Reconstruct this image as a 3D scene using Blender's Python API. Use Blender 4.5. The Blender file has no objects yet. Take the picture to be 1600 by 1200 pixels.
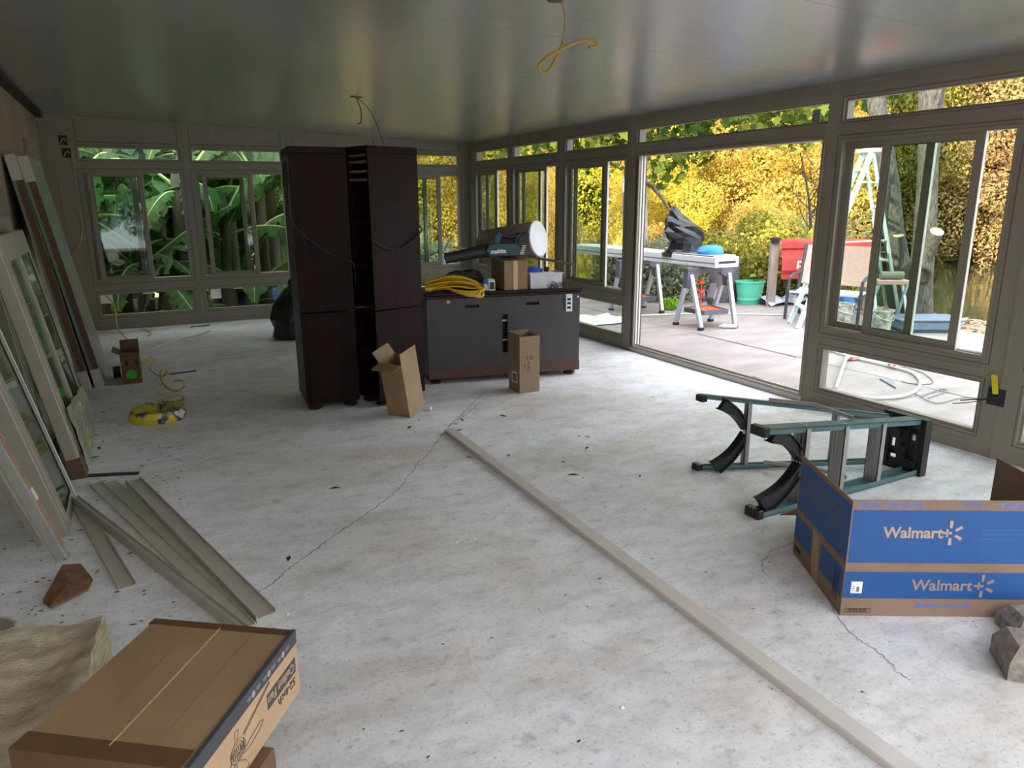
import bpy, bmesh, math, random
import numpy as np
from mathutils import Vector, Matrix

scene = bpy.context.scene
COL = scene.collection
PI = math.pi
random.seed(7)

# ------------------------------------------------------------------ camera
YAW, PIT, ROL, FPX, CAMH = 0.470044, 0.248692, -0.005065, 1139.4, 1.60
_F0 = Vector((math.sin(YAW), math.cos(YAW), 0)); _R0 = Vector((math.cos(YAW), -math.sin(YAW), 0))
_F = _F0 * math.cos(PIT) - Vector((0, 0, 1)) * math.sin(PIT)
_U2 = _R0.cross(_F)
_R = _R0 * math.cos(ROL) + _U2 * math.sin(ROL)
_U = _R.cross(_F)
cam = bpy.data.cameras.new('camera'); cam.sensor_width = 36; cam.lens = 36 * FPX / 1600
cam.clip_start = 0.05; cam.clip_end = 400
camo = bpy.data.objects.new('camera', cam); COL.objects.link(camo)
camo.matrix_world = Matrix(((_R.x, _U.x, -_F.x, 0), (_R.y, _U.y, -_F.y, 0), (_R.z, _U.z, -_F.z, CAMH), (0, 0, 0, 1)))
scene.camera = camo

# ------------------------------------------------------------------ light
world = bpy.data.worlds.new('sky'); scene.world = world; world.use_nodes = True
_bg = world.node_tree.nodes['Background']
_bg.inputs[0].default_value = (0.87, 0.91, 1.0, 1); _bg.inputs[1].default_value = 2.2
sun = bpy.data.lights.new('sun', 'SUN'); sun.energy = 4.2; sun.angle = math.radians(1.2); sun.color = (1.0, 0.90, 0.68)
suno = bpy.data.objects.new('sun', sun); COL.objects.link(suno)
_sd = Vector((0.93, 0.12, -0.40)).normalized()           # the low sun shines from behind the house
suno.rotation_euler = _sd.to_track_quat('-Z', 'Y').to_euler()
scene.view_settings.view_transform = 'Standard'; scene.view_settings.look = 'None'
scene.view_settings.gamma = 1; scene.view_settings.use_curve_mapping = False
scene.view_settings.exposure = 1.5
scene.cycles.max_bounces = 10; scene.cycles.diffuse_bounces = 6; scene.cycles.transparent_max_bounces = 24
scene.cycles.use_denoising = True
scene.cycles.sample_clamp_indirect = 8

# ------------------------------------------------------------------ measuring: rays of the calibrated camera
CAMP = Vector((0, 0, CAMH))
def ray(px, py):
    return _R * ((px - 800) / FPX) + _U * ((600 - py) / FPX) + _F
def fl(px, py, z=0.0):
    d = ray(px, py); return CAMP + d * ((z - CAMH) / d.z)
def onX(px, py, x):
    d = ray(px, py); return CAMP + d * (x / d.x)
def onY(px, py, y):
    d = ray(px, py); return CAMP + d * (y / d.y)
def onP(px, py, p, n):
    d = ray(px, py); return CAMP + d * ((Vector(p) - CAMP).dot(n) / d.dot(n))
def at_range(px, py, r):
    d = ray(px, py); return CAMP + d * (r / math.hypot(d.x, d.y))

# ------------------------------------------------------------------ materials
def lin(c): return c / 12.92 if c <= 0.04045 else ((c + 0.055) / 1.055) ** 2.4
def S(r, g, b): return (lin(r / 255), lin(g / 255), lin(b / 255), 1)
MATS = {}
def mat(name, col, rough=0.6, metal=0.0, var=0.0, scale=8.0, col2=None, bump=0.0, bscale=40.0, stretch=None, spec=0.5, coat=0.0):
    if name in MATS: return MATS[name]
    m = bpy.data.materials.new(name); m.use_nodes = True; MATS[name] = m
    nt = m.node_tree; N = nt.nodes; L = nt.links; b = N['Principled BSDF']
    b.inputs['Roughness'].default_value = rough; b.inputs['Metallic'].default_value = metal
    b.inputs['Specular IOR Level'].default_value = spec
    b.inputs['Coat Weight'].default_value = coat
    tc = N.new('ShaderNodeTexCoord'); mp = N.new('ShaderNodeMapping'); L.new(tc.outputs['Object'], mp.inputs[0])
    if stretch: mp.inputs['Scale'].default_value = stretch
    n = N.new('ShaderNodeTexNoise'); n.inputs['Scale'].default_value = scale; n.inputs['Detail'].default_value = 5
    L.new(mp.outputs[0], n.inputs['Vector'])
    r = N.new('ShaderNodeValToRGB'); L.new(n.outputs['Fac'], r.inputs[0])
    r.color_ramp.elements[0].position = 0.32; r.color_ramp.elements[1].position = 0.68
    if col2 is None:
        v = max(var, 0.04)
        col2 = tuple(min(1, c * (1 + v)) for c in col[:3]) + (1,); col = tuple(c * (1 - v) for c in col[:3]) + (1,)
    r.color_ramp.elements[0].color = col; r.color_ramp.elements[1].color = col2
    L.new(r.outputs[0], b.inputs['Base Color'])
    if bump > 0:
        n2 = N.new('ShaderNodeTexNoise'); n2.inputs['Scale'].default_value = bscale; n2.inputs['Detail'].default_value = 4
        L.new(mp.outputs[0], n2.inputs['Vector'])
        bp = N.new('ShaderNodeBump'); bp.inputs['Strength'].default_value = bump; bp.inputs['Distance'].default_value = 0.01
        L.new(n2.outputs['Fac'], bp.inputs['Height']); L.new(bp.outputs[0], b.inputs['Normal'])
    return m

def glass_mat(name, tint):
    m = bpy.data.materials.new(name); m.use_nodes = True; MATS[name] = m
    nt = m.node_tree; N = nt.nodes; L = nt.links; N.remove(N['Principled BSDF'])
    t = N.new('ShaderNodeBsdfTransparent'); t.inputs[0].default_value = tint
    g = N.new('ShaderNodeBsdfGlossy'); g.inputs['Roughness'].default_value = 0.02; g.inputs[0].default_value = (.9, .95, .92, 1)
    lw = N.new('ShaderNodeLayerWeight'); lw.inputs[0].default_value = .5
    pw = N.new('ShaderNodeMath'); pw.operation = 'POWER'; pw.inputs[1].default_value = 5; L.new(lw.outputs['Facing'], pw.inputs[0])
    f = N.new('ShaderNodeMath'); f.operation = 'MULTIPLY_ADD'; f.inputs[1].default_value = .90; f.inputs[2].default_value = .02; L.new(pw.outputs[0], f.inputs[0])
    n = N.new('ShaderNodeTexNoise'); n.inputs['Scale'].default_value = 5.0
    tc = N.new('ShaderNodeTexCoord'); L.new(tc.outputs['Object'], n.inputs['Vector'])
    bp = N.new('ShaderNodeBump'); bp.inputs['Strength'].default_value = 0.02; L.new(n.outputs['Fac'], bp.inputs['Height'])
    L.new(bp.outputs[0], g.inputs['Normal'])
    mx = N.new('ShaderNodeMixShader'); L.new(f.outputs[0], mx.inputs[0]); L.new(t.outputs[0], mx.inputs[1]); L.new(g.outputs[0], mx.inputs[2])
    L.new(mx.outputs[0], N['Material Output'].inputs[0])
    return m

def leaf_mat(name, stops, trans=0.45, hue_scale=0.35, mixnoise=0.6):
    """leaf: colour differs leaf by leaf and drifts across the crown; light passes partly through"""
    m = bpy.data.materials.new(name); m.use_nodes = True; MATS[name] = m
    nt = m.node_tree; N = nt.nodes; L = nt.links; N.remove(N['Principled BSDF'])
    g = N.new('ShaderNodeNewGeometry'); tc = N.new('ShaderNodeTexCoord'); oi = N.new('ShaderNodeObjectInfo')
    ad = N.new('ShaderNodeVectorMath'); ad.operation = 'ADD'
    L.new(tc.outputs['Object'], ad.inputs[0])
    cb = N.new('ShaderNodeCombineXYZ'); ml = N.new('ShaderNodeMath'); ml.operation = 'MULTIPLY'; ml.inputs[1].default_value = 50
    L.new(oi.outputs['Random'], ml.inputs[0]); L.new(ml.outputs[0], cb.inputs[0]); L.new(cb.outputs[0], ad.inputs[1])
    n = N.new('ShaderNodeTexNoise'); n.inputs['Scale'].default_value = hue_scale; n.inputs['Detail'].default_value = 2
    L.new(ad.outputs[0], n.inputs['Vector'])
    st = N.new('ShaderNodeMapRange'); st.inputs[1].default_value = 0.3; st.inputs[2].default_value = 0.7
    L.new(n.outputs['Fac'], st.inputs[0])
    mx = N.new('ShaderNodeMix'); mx.data_type = 'FLOAT'; mx.inputs[0].default_value = mixnoise
    L.new(g.outputs['Random Per Island'], mx.inputs[2]); L.new(st.outputs[0], mx.inputs[3])
    r = N.new('ShaderNodeValToRGB'); L.new(mx.outputs[0], r.inputs[0])
    e = r.color_ramp.elements
    for i, (p, c) in enumerate(stops):
        if i < 2: e[i].position = p; e[i].color = c
        else:
            q = e.new(p); q.color = c
    d = N.new('ShaderNodeBsdfDiffuse'); t = N.new('ShaderNodeBsdfTranslucent')
    L.new(r.outputs[0], d.inputs[0]); L.new(r.outputs[0], t.inputs[0])
    ms = N.new('ShaderNodeMixShader'); ms.inputs[0].default_value = trans
    L.new(d.outputs[0], ms.inputs[1]); L.new(t.outputs[0], ms.inputs[2])
    L.new(ms.outputs[0], N['Material Output'].inputs[0])
    return m

# ------------------------------------------------------------------ mesh builder
class MB:
    def __init__(s, M=None):
        s.v = []; s.f = []; s.m = []; s.M = M or Matrix.Identity(4); s.cur = 0
    def add(s, vs, fs):
        o = len(s.v); M = s.M
        s.v += [tuple(M @ Vector(v)) for v in vs]
        s.f += [tuple(i + o for i in f) for f in fs]; s.m += [s.cur] * len(fs); return s
    def box(s, a, b, bev=0.0):
        x0, y0, z0 = (min(a[i], b[i]) for i in range(3)); x1, y1, z1 = (max(a[i], b[i]) for i in range(3))
        if bev <= 0:
            return s.add([(x0, y0, z0), (x1, y0, z0), (x1, y1, z0), (x0, y1, z0), (x0, y0, z1), (x1, y0, z1), (x1, y1, z1), (x0, y1, z1)],
                         [(0, 3, 2, 1), (4, 5, 6, 7), (0, 1, 5, 4), (1, 2, 6, 5), (2, 3, 7, 6), (3, 0, 4, 7)])
        bm = bmesh.new(); bmesh.ops.create_cube(bm, size=1)
        for v in bm.verts:
            v.co = Vector(((x0 + x1) / 2 + v.co.x * (x1 - x0), (y0 + y1) / 2 + v.co.y * (y1 - y0), (z0 + z1) / 2 + v.co.z * (z1 - z0)))
        bev = min(bev, .45 * min(x1 - x0, y1 - y0, z1 - z0))
        bmesh.ops.bevel(bm, geom=list(bm.edges), offset=bev, segments=1, affect='EDGES')
        bm.verts.index_update()
        s.add([tuple(v.co) for v in bm.verts], [tuple(v.index for v in f.verts) for f in bm.faces]); bm.free(); return s
    def bar(s, p, q, w, h, up=(0, 0, 1), bev=0.0):
        """rectangular bar from p to q; h along up, w across"""
        p, q = Vector(p), Vector(q); d = q - p; ln = d.length; d.normalize()
        u = Vector(up); u = (u - d * u.dot(d)); u = u.normalized() if u.length > 1e-6 else d.orthogonal().normalized()
        a = d.cross(u)
        M = Matrix(((d.x, a.x, u.x, p.x), (d.y, a.y, u.y, p.y), (d.z, a.z, u.z, p.z), (0, 0, 0, 1)))
        t = MB(s.M @ M); t.box((0, -w / 2, -h / 2), (ln, w / 2, h / 2), bev)
        o = len(s.v); s.v += t.v; s.f += [tuple(i + o for i in f) for f in t.f]; s.m += [s.cur] * len(t.f); return s
    def tube(s, pts, r, seg=8, rads=None, sub=0, flat=1.0):
        pts = [Vector(p) for p in pts]
        if sub:
            pts, rads = smooth_path(pts, sub, rads)
        n = len(pts); rads = rads or [r] * n
        vs = []; fs = []; up = None
        for i in range(n):
            d = (pts[min(i + 1, n - 1)] - pts[max(i - 1, 0)]).normalized()
            if up is None: up = d.orthogonal().normalized()
            up = (up - d * up.dot(d)); up = up.normalized() if up.length > 1e-6 else d.orthogonal().normalized()
            b = d.cross(up)
            for k in range(seg):
                a = 2 * PI * k / seg
                vs.append(tuple(pts[i] + up * math.cos(a) * rads[i] + b * math.sin(a) * rads[i] * flat))
        for i in range(n - 1):
            for k in range(seg):
                k2 = (k + 1) % seg
                fs.append((i * seg + k, i * seg + k2, (i + 1) * seg + k2, (i + 1) * seg + k))
        fs.append(tuple(range(seg - 1, -1, -1))); fs.append(tuple((n - 1) * seg + k for k in range(seg)))
        return s.add(vs, fs)
    def lathe(s, prof, seg=20, c=(0, 0, 0), A=None):
        """prof: (radius, z) pairs round the z axis of frame A at c"""
        A = A or Matrix.Identity(3); c = Vector(c); vs = []; fs = []
        for (r, z) in prof:
            for k in range(seg):
                a = 2 * PI * k / seg; vs.append(tuple(c + A @ Vector((r * math.cos(a), r * math.sin(a), z))))
        for i in range(len(prof) - 1):
            for k in range(seg):
                k2 = (k + 1) % seg; fs.append((i * seg + k, i * seg + k2, (i + 1) * seg + k2, (i + 1) * seg + k))
        if prof[0][0] > 1e-6: fs.append(tuple(range(seg - 1, -1, -1)))
        if prof[-1][0] > 1e-6: fs.append(tuple((len(prof) - 1) * seg + k for k in range(seg)))
        return s.add(vs, fs)
    def prism(s, poly, p, u, v, t):
        """polygon in the (u,v) plane at p, extruded by the vector t"""
        p, u, v, t = Vector(p), Vector(u), Vector(v), Vector(t); n = len(poly)
        a = [p + u * x + v * y for x, y in poly]; vs = [tuple(q) for q in a] + [tuple(q + t) for q in a]
        fs = [tuple(range(n - 1, -1, -1)), tuple(range(n, 2 * n))] + [(i, (i + 1) % n, n + (i + 1) % n, n + i) for i in range(n)]
        return s.add(vs, fs)
    def sheet(s, grid, thick=0.0):
        """grid of points [row][col] as a surface, given a thickness along its normals"""
        nr, nc = len(grid), len(grid[0]); P = [[Vector(p) for p in row] for row in grid]
        def nrm(i, j):
            a = P[min(i + 1, nr - 1)][j] - P[max(i - 1, 0)][j]; b = P[i][min(j + 1, nc - 1)] - P[i][max(j - 1, 0)]
            c = b.cross(a); return c.normalized() if c.length > 1e-9 else Vector((0, 0, 1))
        top = [tuple(P[i][j]) for i in range(nr) for j in range(nc)]
        fs = [(i * nc + j, i * nc + j + 1, (i + 1) * nc + j + 1, (i + 1) * nc + j) for i in range(nr - 1) for j in range(nc - 1)]
        if thick == 0: return s.add(top, fs)
        bot = [tuple(P[i][j] - nrm(i, j) * thick) for i in range(nr) for j in range(nc)]; o = nr * nc
        fs += [tuple(x + o for x in reversed(f)) for f in list(fs)]
        ring = [j for j in range(nc)] + [i * nc + nc - 1 for i in range(1, nr)] + [(nr - 1) * nc + j for j in range(nc - 2, -1, -1)] + [i * nc for i in range(nr - 2, 0, -1)]
        for k in range(len(ring)):
            a, b = ring[k], ring[(k + 1) % len(ring)]; fs.append((a, a + o, b + o, b))
        return s.add(top + bot, fs)
    def holed(s, p, u, v, t, W, H, holes):
        """a W x H board at p (u across, v up, thickness vector t) with rectangular holes cut through"""
        p, u, v, t = Vector(p), Vector(u), Vector(v), Vector(t)
        xs = sorted({0, W} | {h[0] for h in holes} | {h[2] for h in holes}); ys = sorted({0, H} | {h[1] for h in holes} | {h[3] for h in holes})
        def solid(i, j):
            if not (0 <= i < len(xs) - 1 and 0 <= j < len(ys) - 1): return False
            cx, cy = (xs[i] + xs[i + 1]) / 2, (ys[j] + ys[j + 1]) / 2
            return not any(h[0] < cx < h[2] and h[1] < cy < h[3] for h in holes)
        idx = {}; vs = []; fs = []
        def V(i, j, k):
            if (i, j, k) not in idx:
                idx[(i, j, k)] = len(vs); vs.append(tuple(p + u * xs[i] + v * ys[j] + t * k))
            return idx[(i, j, k)]
        for i in range(len(xs) - 1):
            for j in range(len(ys) - 1):
                if not solid(i, j): continue
                fs.append((V(i, j, 0), V(i, j + 1, 0), V(i + 1, j + 1, 0), V(i + 1, j, 0)))
                fs.append((V(i, j, 1), V(i + 1, j, 1), V(i + 1, j + 1, 1), V(i, j + 1, 1)))
                if not solid(i - 1, j): fs.append((V(i, j, 0), V(i, j, 1), V(i, j + 1, 1), V(i, j + 1, 0)))
                if not solid(i + 1, j): fs.append((V(i + 1, j, 0), V(i + 1, j + 1, 0), V(i + 1, j + 1, 1), V(i + 1, j, 1)))
                if not solid(i, j - 1): fs.append((V(i, j, 0), V(i + 1, j, 0), V(i + 1, j, 1), V(i, j, 1)))
                if not solid(i, j + 1): fs.append((V(i, j + 1, 0), V(i, j + 1, 1), V(i + 1, j + 1, 1), V(i + 1, j + 1, 0)))
        return s.add(vs, fs)
    def build(s, name, mats, parent=None, smooth=False, angle=40, fix=True):
        me = bpy.data.meshes.new(name); o3 = origin(parent)
        me.from_pydata([(x - o3[0], y - o3[1], z - o3[2]) for x, y, z in s.v], [], s.f)
        if not isinstance(mats, (list, tuple)): mats = [mats]
        for m in mats: me.materials.append(m)
        if len(mats) > 1: me.polygons.foreach_set('material_index', s.m)
        if fix:
            bm = bmesh.new(); bm.from_mesh(me); bmesh.ops.recalc_face_normals(bm, faces=bm.faces); bm.to_mesh(me); bm.free()
        if smooth:
            me.polygons.foreach_set('use_smooth', [True] * len(me.polygons)); me.set_sharp_from_angle(angle=math.radians(angle))
        me.update()
        return link(name, me, parent)

def link(name, data, parent=None):
    o = bpy.data.objects.new(name, data); COL.objects.link(o)
    if parent is not None: o.parent = parent
    return o
def origin(p):
    x = y = z = 0.0
    while p is not None:
        x += p.location[0]; y += p.location[1]; z += p.location[2]; p = p.parent
    return (x, y, z)
def smooth_path(pts, sub, rads=None):
    out = []; ro = [] if rads else None; n = len(pts)
    for i in range(n - 1):
        p0, p1, p2, p3 = pts[max(i - 1, 0)], pts[i], pts[i + 1], pts[min(i + 2, n - 1)]
        for k in range(sub):
            t = k / sub
            out.append(0.5 * ((2 * p1) + (p2 - p0) * t + (2 * p0 - 5 * p1 + 4 * p2 - p3) * t * t + (3 * p1 - p0 - 3 * p2 + p3) * t ** 3))
            if rads: ro.append(rads[i] * (1 - t) + rads[i + 1] * t)
    out.append(pts[-1])
    if rads: ro.append(rads[-1])
    return out, ro
def thing(name, label, cat, loc=(0, 0, 0), group=None):
    o = bpy.data.objects.new(name, None); COL.objects.link(o); o.location = loc; o.empty_display_size = 0.1
    return tag(o, label, cat, group)
def tag(o, label, cat, group=None):
    o['label'] = label; o['category'] = cat
    if group: o['group'] = group
    return o
def struct(o, label=None):
    o['kind'] = 'structure'
    if label: o['label'] = label
    return o
def sempty(name, loc=(0, 0, 0), label=None):
    o = bpy.data.objects.new(name, None); COL.objects.link(o); o.location = loc; o.empty_display_size = 0.1
    return struct(o, label)
def stuff(o): o['kind'] = 'stuff'; return o
def dup(o, parent=None):
    c = o.copy(); COL.objects.link(c)
    if parent is not None: c.parent = parent
    for ch in list(o.children): dup(ch, c)
    return c
def frame(p, u, v, n=None):
    """matrix with local x=u, y=v, z=n at p"""
    p, u, v = Vector(p), Vector(u).normalized(), Vector(v).normalized(); n = Vector(n).normalized() if n is not None else u.cross(v).normalized()
    return Matrix(((u.x, v.x, n.x, p.x), (u.y, v.y, n.y, p.y), (u.z, v.z, n.z, p.z), (0, 0, 0, 1)))
def lettering(name, text, M, size, m, parent, bold=0.0, align='LEFT', depth=0.0006, sx=1.0, label=None):
    c = bpy.data.curves.new(name, 'FONT'); c.body = text; c.size = size; c.extrude = depth / 2; c.offset = bold; c.align_x = align; c.resolution_u = 3
    t = bpy.data.objects.new(name, c); COL.objects.link(t)
    dg = bpy.context.evaluated_depsgraph_get(); me = bpy.data.meshes.new_from_object(t.evaluated_get(dg))
    bpy.data.objects.remove(t); bpy.data.curves.remove(c)
    me.transform(M @ Matrix.Diagonal((sx, 1, 1, 1))); me.transform(Matrix.Translation(-Vector(origin(parent)))); me.name = name
    me.materials.clear(); me.materials.append(m)
    o = link(name, me, parent)
    if label: o['label'] = label
    return o

# shared materials
M_frame = mat('sandstone_vinyl', (.225, .197, .155, 1), .42, var=.05, scale=3, bump=.02, bscale=200)
M_track = mat('white_track', S(206, 203, 196), .4, var=.04)
M_gasket = mat('dark_gasket', (.02, .022, .022, 1), .6)
M_pane = glass_mat('clear_glass', (.93, .96, .94, 1))
M_pane2 = glass_mat('coated_glass', (.83, .89, .85, 1))
M_kraft = mat('kraft_board', S(133, 107, 74), .8, col2=S(147, 120, 86), scale=5, bump=.05, bscale=120)
M_kraft_d = mat('kraft_board_brown', S(100, 74, 52), .8, col2=S(114, 86, 62), scale=6, bump=.05, bscale=120)
M_tape = mat('packing_tape', S(96, 70, 46), .3, var=.1, scale=20)
M_black = mat('black_plastic', (.012, .012, .013, 1), .45, var=.1)
M_alu = mat('aluminium', (.52, .52, .50, 1), .38, .9, var=.06, scale=30)
M_white = mat('white_paint', (.72, .73, .74, 1), .5, var=.05)
M_paper = mat('white_paper', (.80, .80, .79, 1), .7)
M_ink = mat('black_ink', (.015, .015, .018, 1), .7)
M_romex = mat('yellow_cable_jacket', S(196, 164, 52), .45, var=.08)
# ================================================================== the setting
XR, YF, XL = 4.65, 10.58, -0.86
Y0 = -.45
def ceil_z(x): return 2.41 + .0355 * (XR - x)

# ---- floor
def floor_material():
    m = bpy.data.materials.new('concrete_floor'); m.use_nodes = True
    nt = m.node_tree; N = nt.nodes; L = nt.links; b = N['Principled BSDF']
    tc = N.new('ShaderNodeTexCoord')
    def noise(sc, det=6, rough=.6, st=None):
        n = N.new('ShaderNodeTexNoise'); n.inputs['Scale'].default_value = sc; n.inputs['Detail'].default_value = det; n.inputs['Roughness'].default_value = rough
        if st:
            mp = N.new('ShaderNodeMapping'); mp.inputs['Scale'].default_value = st; mp.inputs['Rotation'].default_value = (0, 0, .4)
            L.new(tc.outputs['Object'], mp.inputs[0]); L.new(mp.outputs[0], n.inputs['Vector'])
        else: L.new(tc.outputs['Object'], n.inputs['Vector'])
        return n
    def ramp(src, a, b_, c0, c1):
        r = N.new('ShaderNodeValToRGB'); r.color_ramp.elements[0].position = a; r.color_ramp.elements[1].position = b_
        r.color_ramp.elements[0].color = c0; r.color_ramp.elements[1].color = c1; L.new(src, r.inputs[0]); return r
    def mul(a, b_, f=1.0):
        x = N.new('ShaderNodeMix'); x.data_type = 'RGBA'; x.blend_type = 'MULTIPLY'; x.inputs[0].default_value = f
        L.new(a, x.inputs[6]); L.new(b_, x.inputs[7]); return x.outputs[2]
    base = ramp(noise(1.1).outputs['Fac'], .3, .7, (.70, .705, .71, 1), (.88, .885, .89, 1))
    st = ramp(noise(.7, 5, .6, (1, 1.5, 1)).outputs['Fac'], .36, .56, (.84, .765, .69, 1), (1, 1, 1, 1))
    tr = ramp(noise(4.5, 8, .72, (1, 1.9, 1)).outputs['Fac'], .32, .56, (.77, .755, .745, 1), (1.0, 1.0, 1.0, 1))
    sp = ramp(noise(60, 4, .7).outputs['Fac'], .30, .44, (.60, .58, .56, 1), (1, 1, 1, 1))
    sp2 = ramp(noise(14, 5, .7).outputs['Fac'], .28, .44, (.70, .67, .63, 1), (1, 1, 1, 1))
    c = mul(base.outputs[0], st.outputs[0]); c = mul(c, tr.outputs[0]); c = mul(c, sp.outputs[0]); c = mul(c, sp2.outputs[0])
    L.new(c, b.inputs['Base Color']); b.inputs['Roughness'].default_value = .62
    rr = N.new('ShaderNodeMapRange'); rr.inputs[3].default_value = .48; rr.inputs[4].default_value = .78
    L.new(noise(5).outputs['Fac'], rr.inputs[0]); L.new(rr.outputs[0], b.inputs['Roughness'])
    bp = N.new('ShaderNodeBump'); bp.inputs['Strength'].default_value = .22; bp.inputs['Distance'].default_value = .01
    L.new(noise(22, 8, .7).outputs['Fac'], bp.inputs['Height']); L.new(bp.outputs[0], b.inputs['Normal'])
    return m
fb = MB(); fb.box((XL - .1, Y0 - .2, -.25), (XR + .09, YF + .09, 0))
floor = struct(fb.build('floor', floor_material()), 'stained grey concrete slab with a long jagged crack')
M_crack = mat('crack_shadow', (.09, .078, .065, 1), .9)
def crack(pxs, w, seed):
    rnd = random.Random(seed); P = [fl(*p) for p in pxs]; pts, _ = smooth_path([Vector(p) for p in P], 9)
    pts = [p + Vector((rnd.uniform(-.007, .007), rnd.uniform(-.007, .007), 0)) for p in pts]
    L_, R_ = [], []
    for i, p in enumerate(pts):
        d = (pts[min(i + 1, len(pts) - 1)] - pts[max(i - 1, 0)]).normalized(); n = Vector((-d.y, d.x, 0)); ww = w * rnd.uniform(.4, 1.2)
        L_.append((p.x + n.x * ww, p.y + n.y * ww, .0012)); R_.append((p.x - n.x * ww, p.y - n.y * ww, .0012))
    b = MB(); b.sheet([L_, R_]); return b.build('crack', M_crack, floor)
crack([(745, 630), (735, 642), (700, 668), (672, 705), (650, 728), (622, 765), (590, 790), (560, 812), (520, 838), (480, 868), (452, 888), (430, 908), (402, 928)], .0024, 3)
crack([(1262, 840), (1232, 851), (1205, 862), (1190, 885), (1202, 900)], .0018, 5)
crack([(1300, 950), (1330, 990), (1362, 1012), (1385, 1030), (1402, 1050), (1420, 1062)], .0016, 6)
crack([(700, 668), (760, 610)], .0022, 8)

# ---- ceiling of foam panels, joints recessed
def ceiling_material():
    m = bpy.data.materials.new('embossed_ceiling'); m.use_nodes = True
    nt = m.node_tree; N = nt.nodes; L = nt.links; b = N['Principled BSDF']
    b.inputs['Base Color'].default_value = (.48, .475, .465, 1); b.inputs['Roughness'].default_value = .27; b.inputs['IOR'].default_value = 1.8; b.inputs['Metallic'].default_value = .55
    tc = N.new('ShaderNodeTexCoord')
    n = N.new('ShaderNodeTexNoise'); n.inputs['Scale'].default_value = 160; n.inputs['Detail'].default_value = 2; L.new(tc.outputs['Object'], n.inputs['Vector'])
    w = N.new('ShaderNodeTexNoise'); w.inputs['Scale'].default_value = 1.2; w.inputs['Detail'].default_value = 1; L.new(tc.outputs['Object'], w.inputs['Vector'])
    bp = N.new('ShaderNodeBump'); bp.inputs['Strength'].default_value = .16; bp.inputs['Distance'].default_value = .002; L.new(n.outputs['Fac'], bp.inputs['Height'])
    bp2 = N.new('ShaderNodeBump'); bp2.inputs['Strength'].default_value = .12; bp2.inputs['Distance'].default_value = .02
    L.new(w.outputs['Fac'], bp2.inputs['Height']); L.new(bp.outputs[0], bp2.inputs['Normal']); L.new(bp2.outputs[0], b.inputs['Normal'])
    return m
M_ceil = ceiling_material()
ceiling = sempty('ceiling', (0, 0, 2.6), 'sloping grey insulated ceiling panels with a satin sheen')
ys = [Y0 - .2, .165, 1.41, 2.655, 3.90, 5.145, 6.39, 7.635, 8.88, 10.125, YF + .12]
for i in range(len(ys) - 1):
    b = MB(); g = .0018
    z = lambda x: ceil_z(x)
    a0, a1 = ys[i] + g, ys[i + 1] - g
    b.add([(XL - .05, a0, z(XL - .05)), (XR + .13, a0, z(XR + .13)), (XR + .13, a1, z(XR + .13)), (XL - .05, a1, z(XL - .05)),
           (XL - .05, a0, z(XL - .05) + .1), (XR + .13, a0, z(XR + .13) + .1), (XR + .13, a1, z(XR + .13) + .1), (XL - .05, a1, z(XL - .05) + .1)],
          [(0, 3, 2, 1), (4, 5, 6, 7), (0, 1, 5, 4), (1, 2, 6, 5), (2, 3, 7, 6), (3, 0, 4, 7)])
    b.build('ceiling_panel', M_ceil, ceiling)
b = MB(); b.add([(XL - .2, Y0 - .3, 2.76), (XR + .5, Y0 - .3, 2.55), (XR + .5, YF + .5, 2.55), (XL - .2, YF + .5, 2.76), (XL - .2, Y0 - .3, 2.80), (XR + .5, Y0 - .3, 2.60), (XR + .5, YF + .5, 2.60), (XL - .2, YF + .5, 2.80)],
          [(0, 3, 2, 1), (4, 5, 6, 7), (0, 1, 5, 4), (1, 2, 6, 5), (2, 3, 7, 6), (3, 0, 4, 7)])
b.build('roof_skin', M_frame, ceiling)

# ---- house wall on the left, and the house behind it
M_stucco = mat('tan_stucco', (.36, .29, .20, 1), .9, col2=(.27, .215, .15, 1), scale=1.7, bump=.35, bscale=60)
b = MB(); b.box((XL - .25, Y0 - .2, -.2), (XL, YF + .12, 2.72))
wl = struct(b.build('wall_left', M_stucco), 'rough tan stucco house wall')
b = MB(); b.box((-9, -2.5, -.3), (XL - .25, YF + .1, 2.72)); b.add([(-9.2, -2.7, 2.75), (XL - .2, -2.7, 2.75), (XL - .2, YF + .15, 2.75), (-9.2, YF + .15, 2.75), (-5.2, -2.7, 5.6), (-5.2, YF + .15, 5.6)], [(0, 1, 4), (1, 2, 5, 4), (2, 3, 5), (3, 0, 4, 5), (0, 3, 2, 1)])
b.box((-9, YF + .1, -.3), (-2.4, 15.5, 2.72)); b.add([(-9.2, YF + .15, 2.75), (-2.3, YF + .15, 2.75), (-2.3, 15.7, 2.75), (-9.2, 15.7, 2.75), (-5.2, YF + .15, 5.6), (-5.2, 15.7, 5.6)], [(0, 1, 4), (1, 2, 5, 4), (2, 3, 5), (3, 0, 4, 5), (0, 3, 2, 1)])  # unseen wing, added so its shadow keeps the sun off the bananas
struct(b.build('wall_house', M_stucco), 'house body beyond the left wall, with an unseen wing added to shade the bananas')
b = MB(); b.box((XL, Y0, 2.55), (-.785, YF, 2.585)); struct(b.build('trim_1', mat('dark_trim', (.03, .027, .024, 1), .6)), 'dark strip along the top of the house wall')
b = MB(); p = onX(43, 235, XL + .02); b.box((XL, p.y - .10, p.z - .10), (XL + .02, p.y + .13, p.z + .11), .004)
b.build('cover_plate', mat('tan_plate', S(126, 112, 84), .6), wl)
b = MB(); b.box((XL, p.y + .17, p.z - .16), (XL + .03, p.y + .34, p.z - .06), .004); b.build('outlet_box', M_black, wl)

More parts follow.
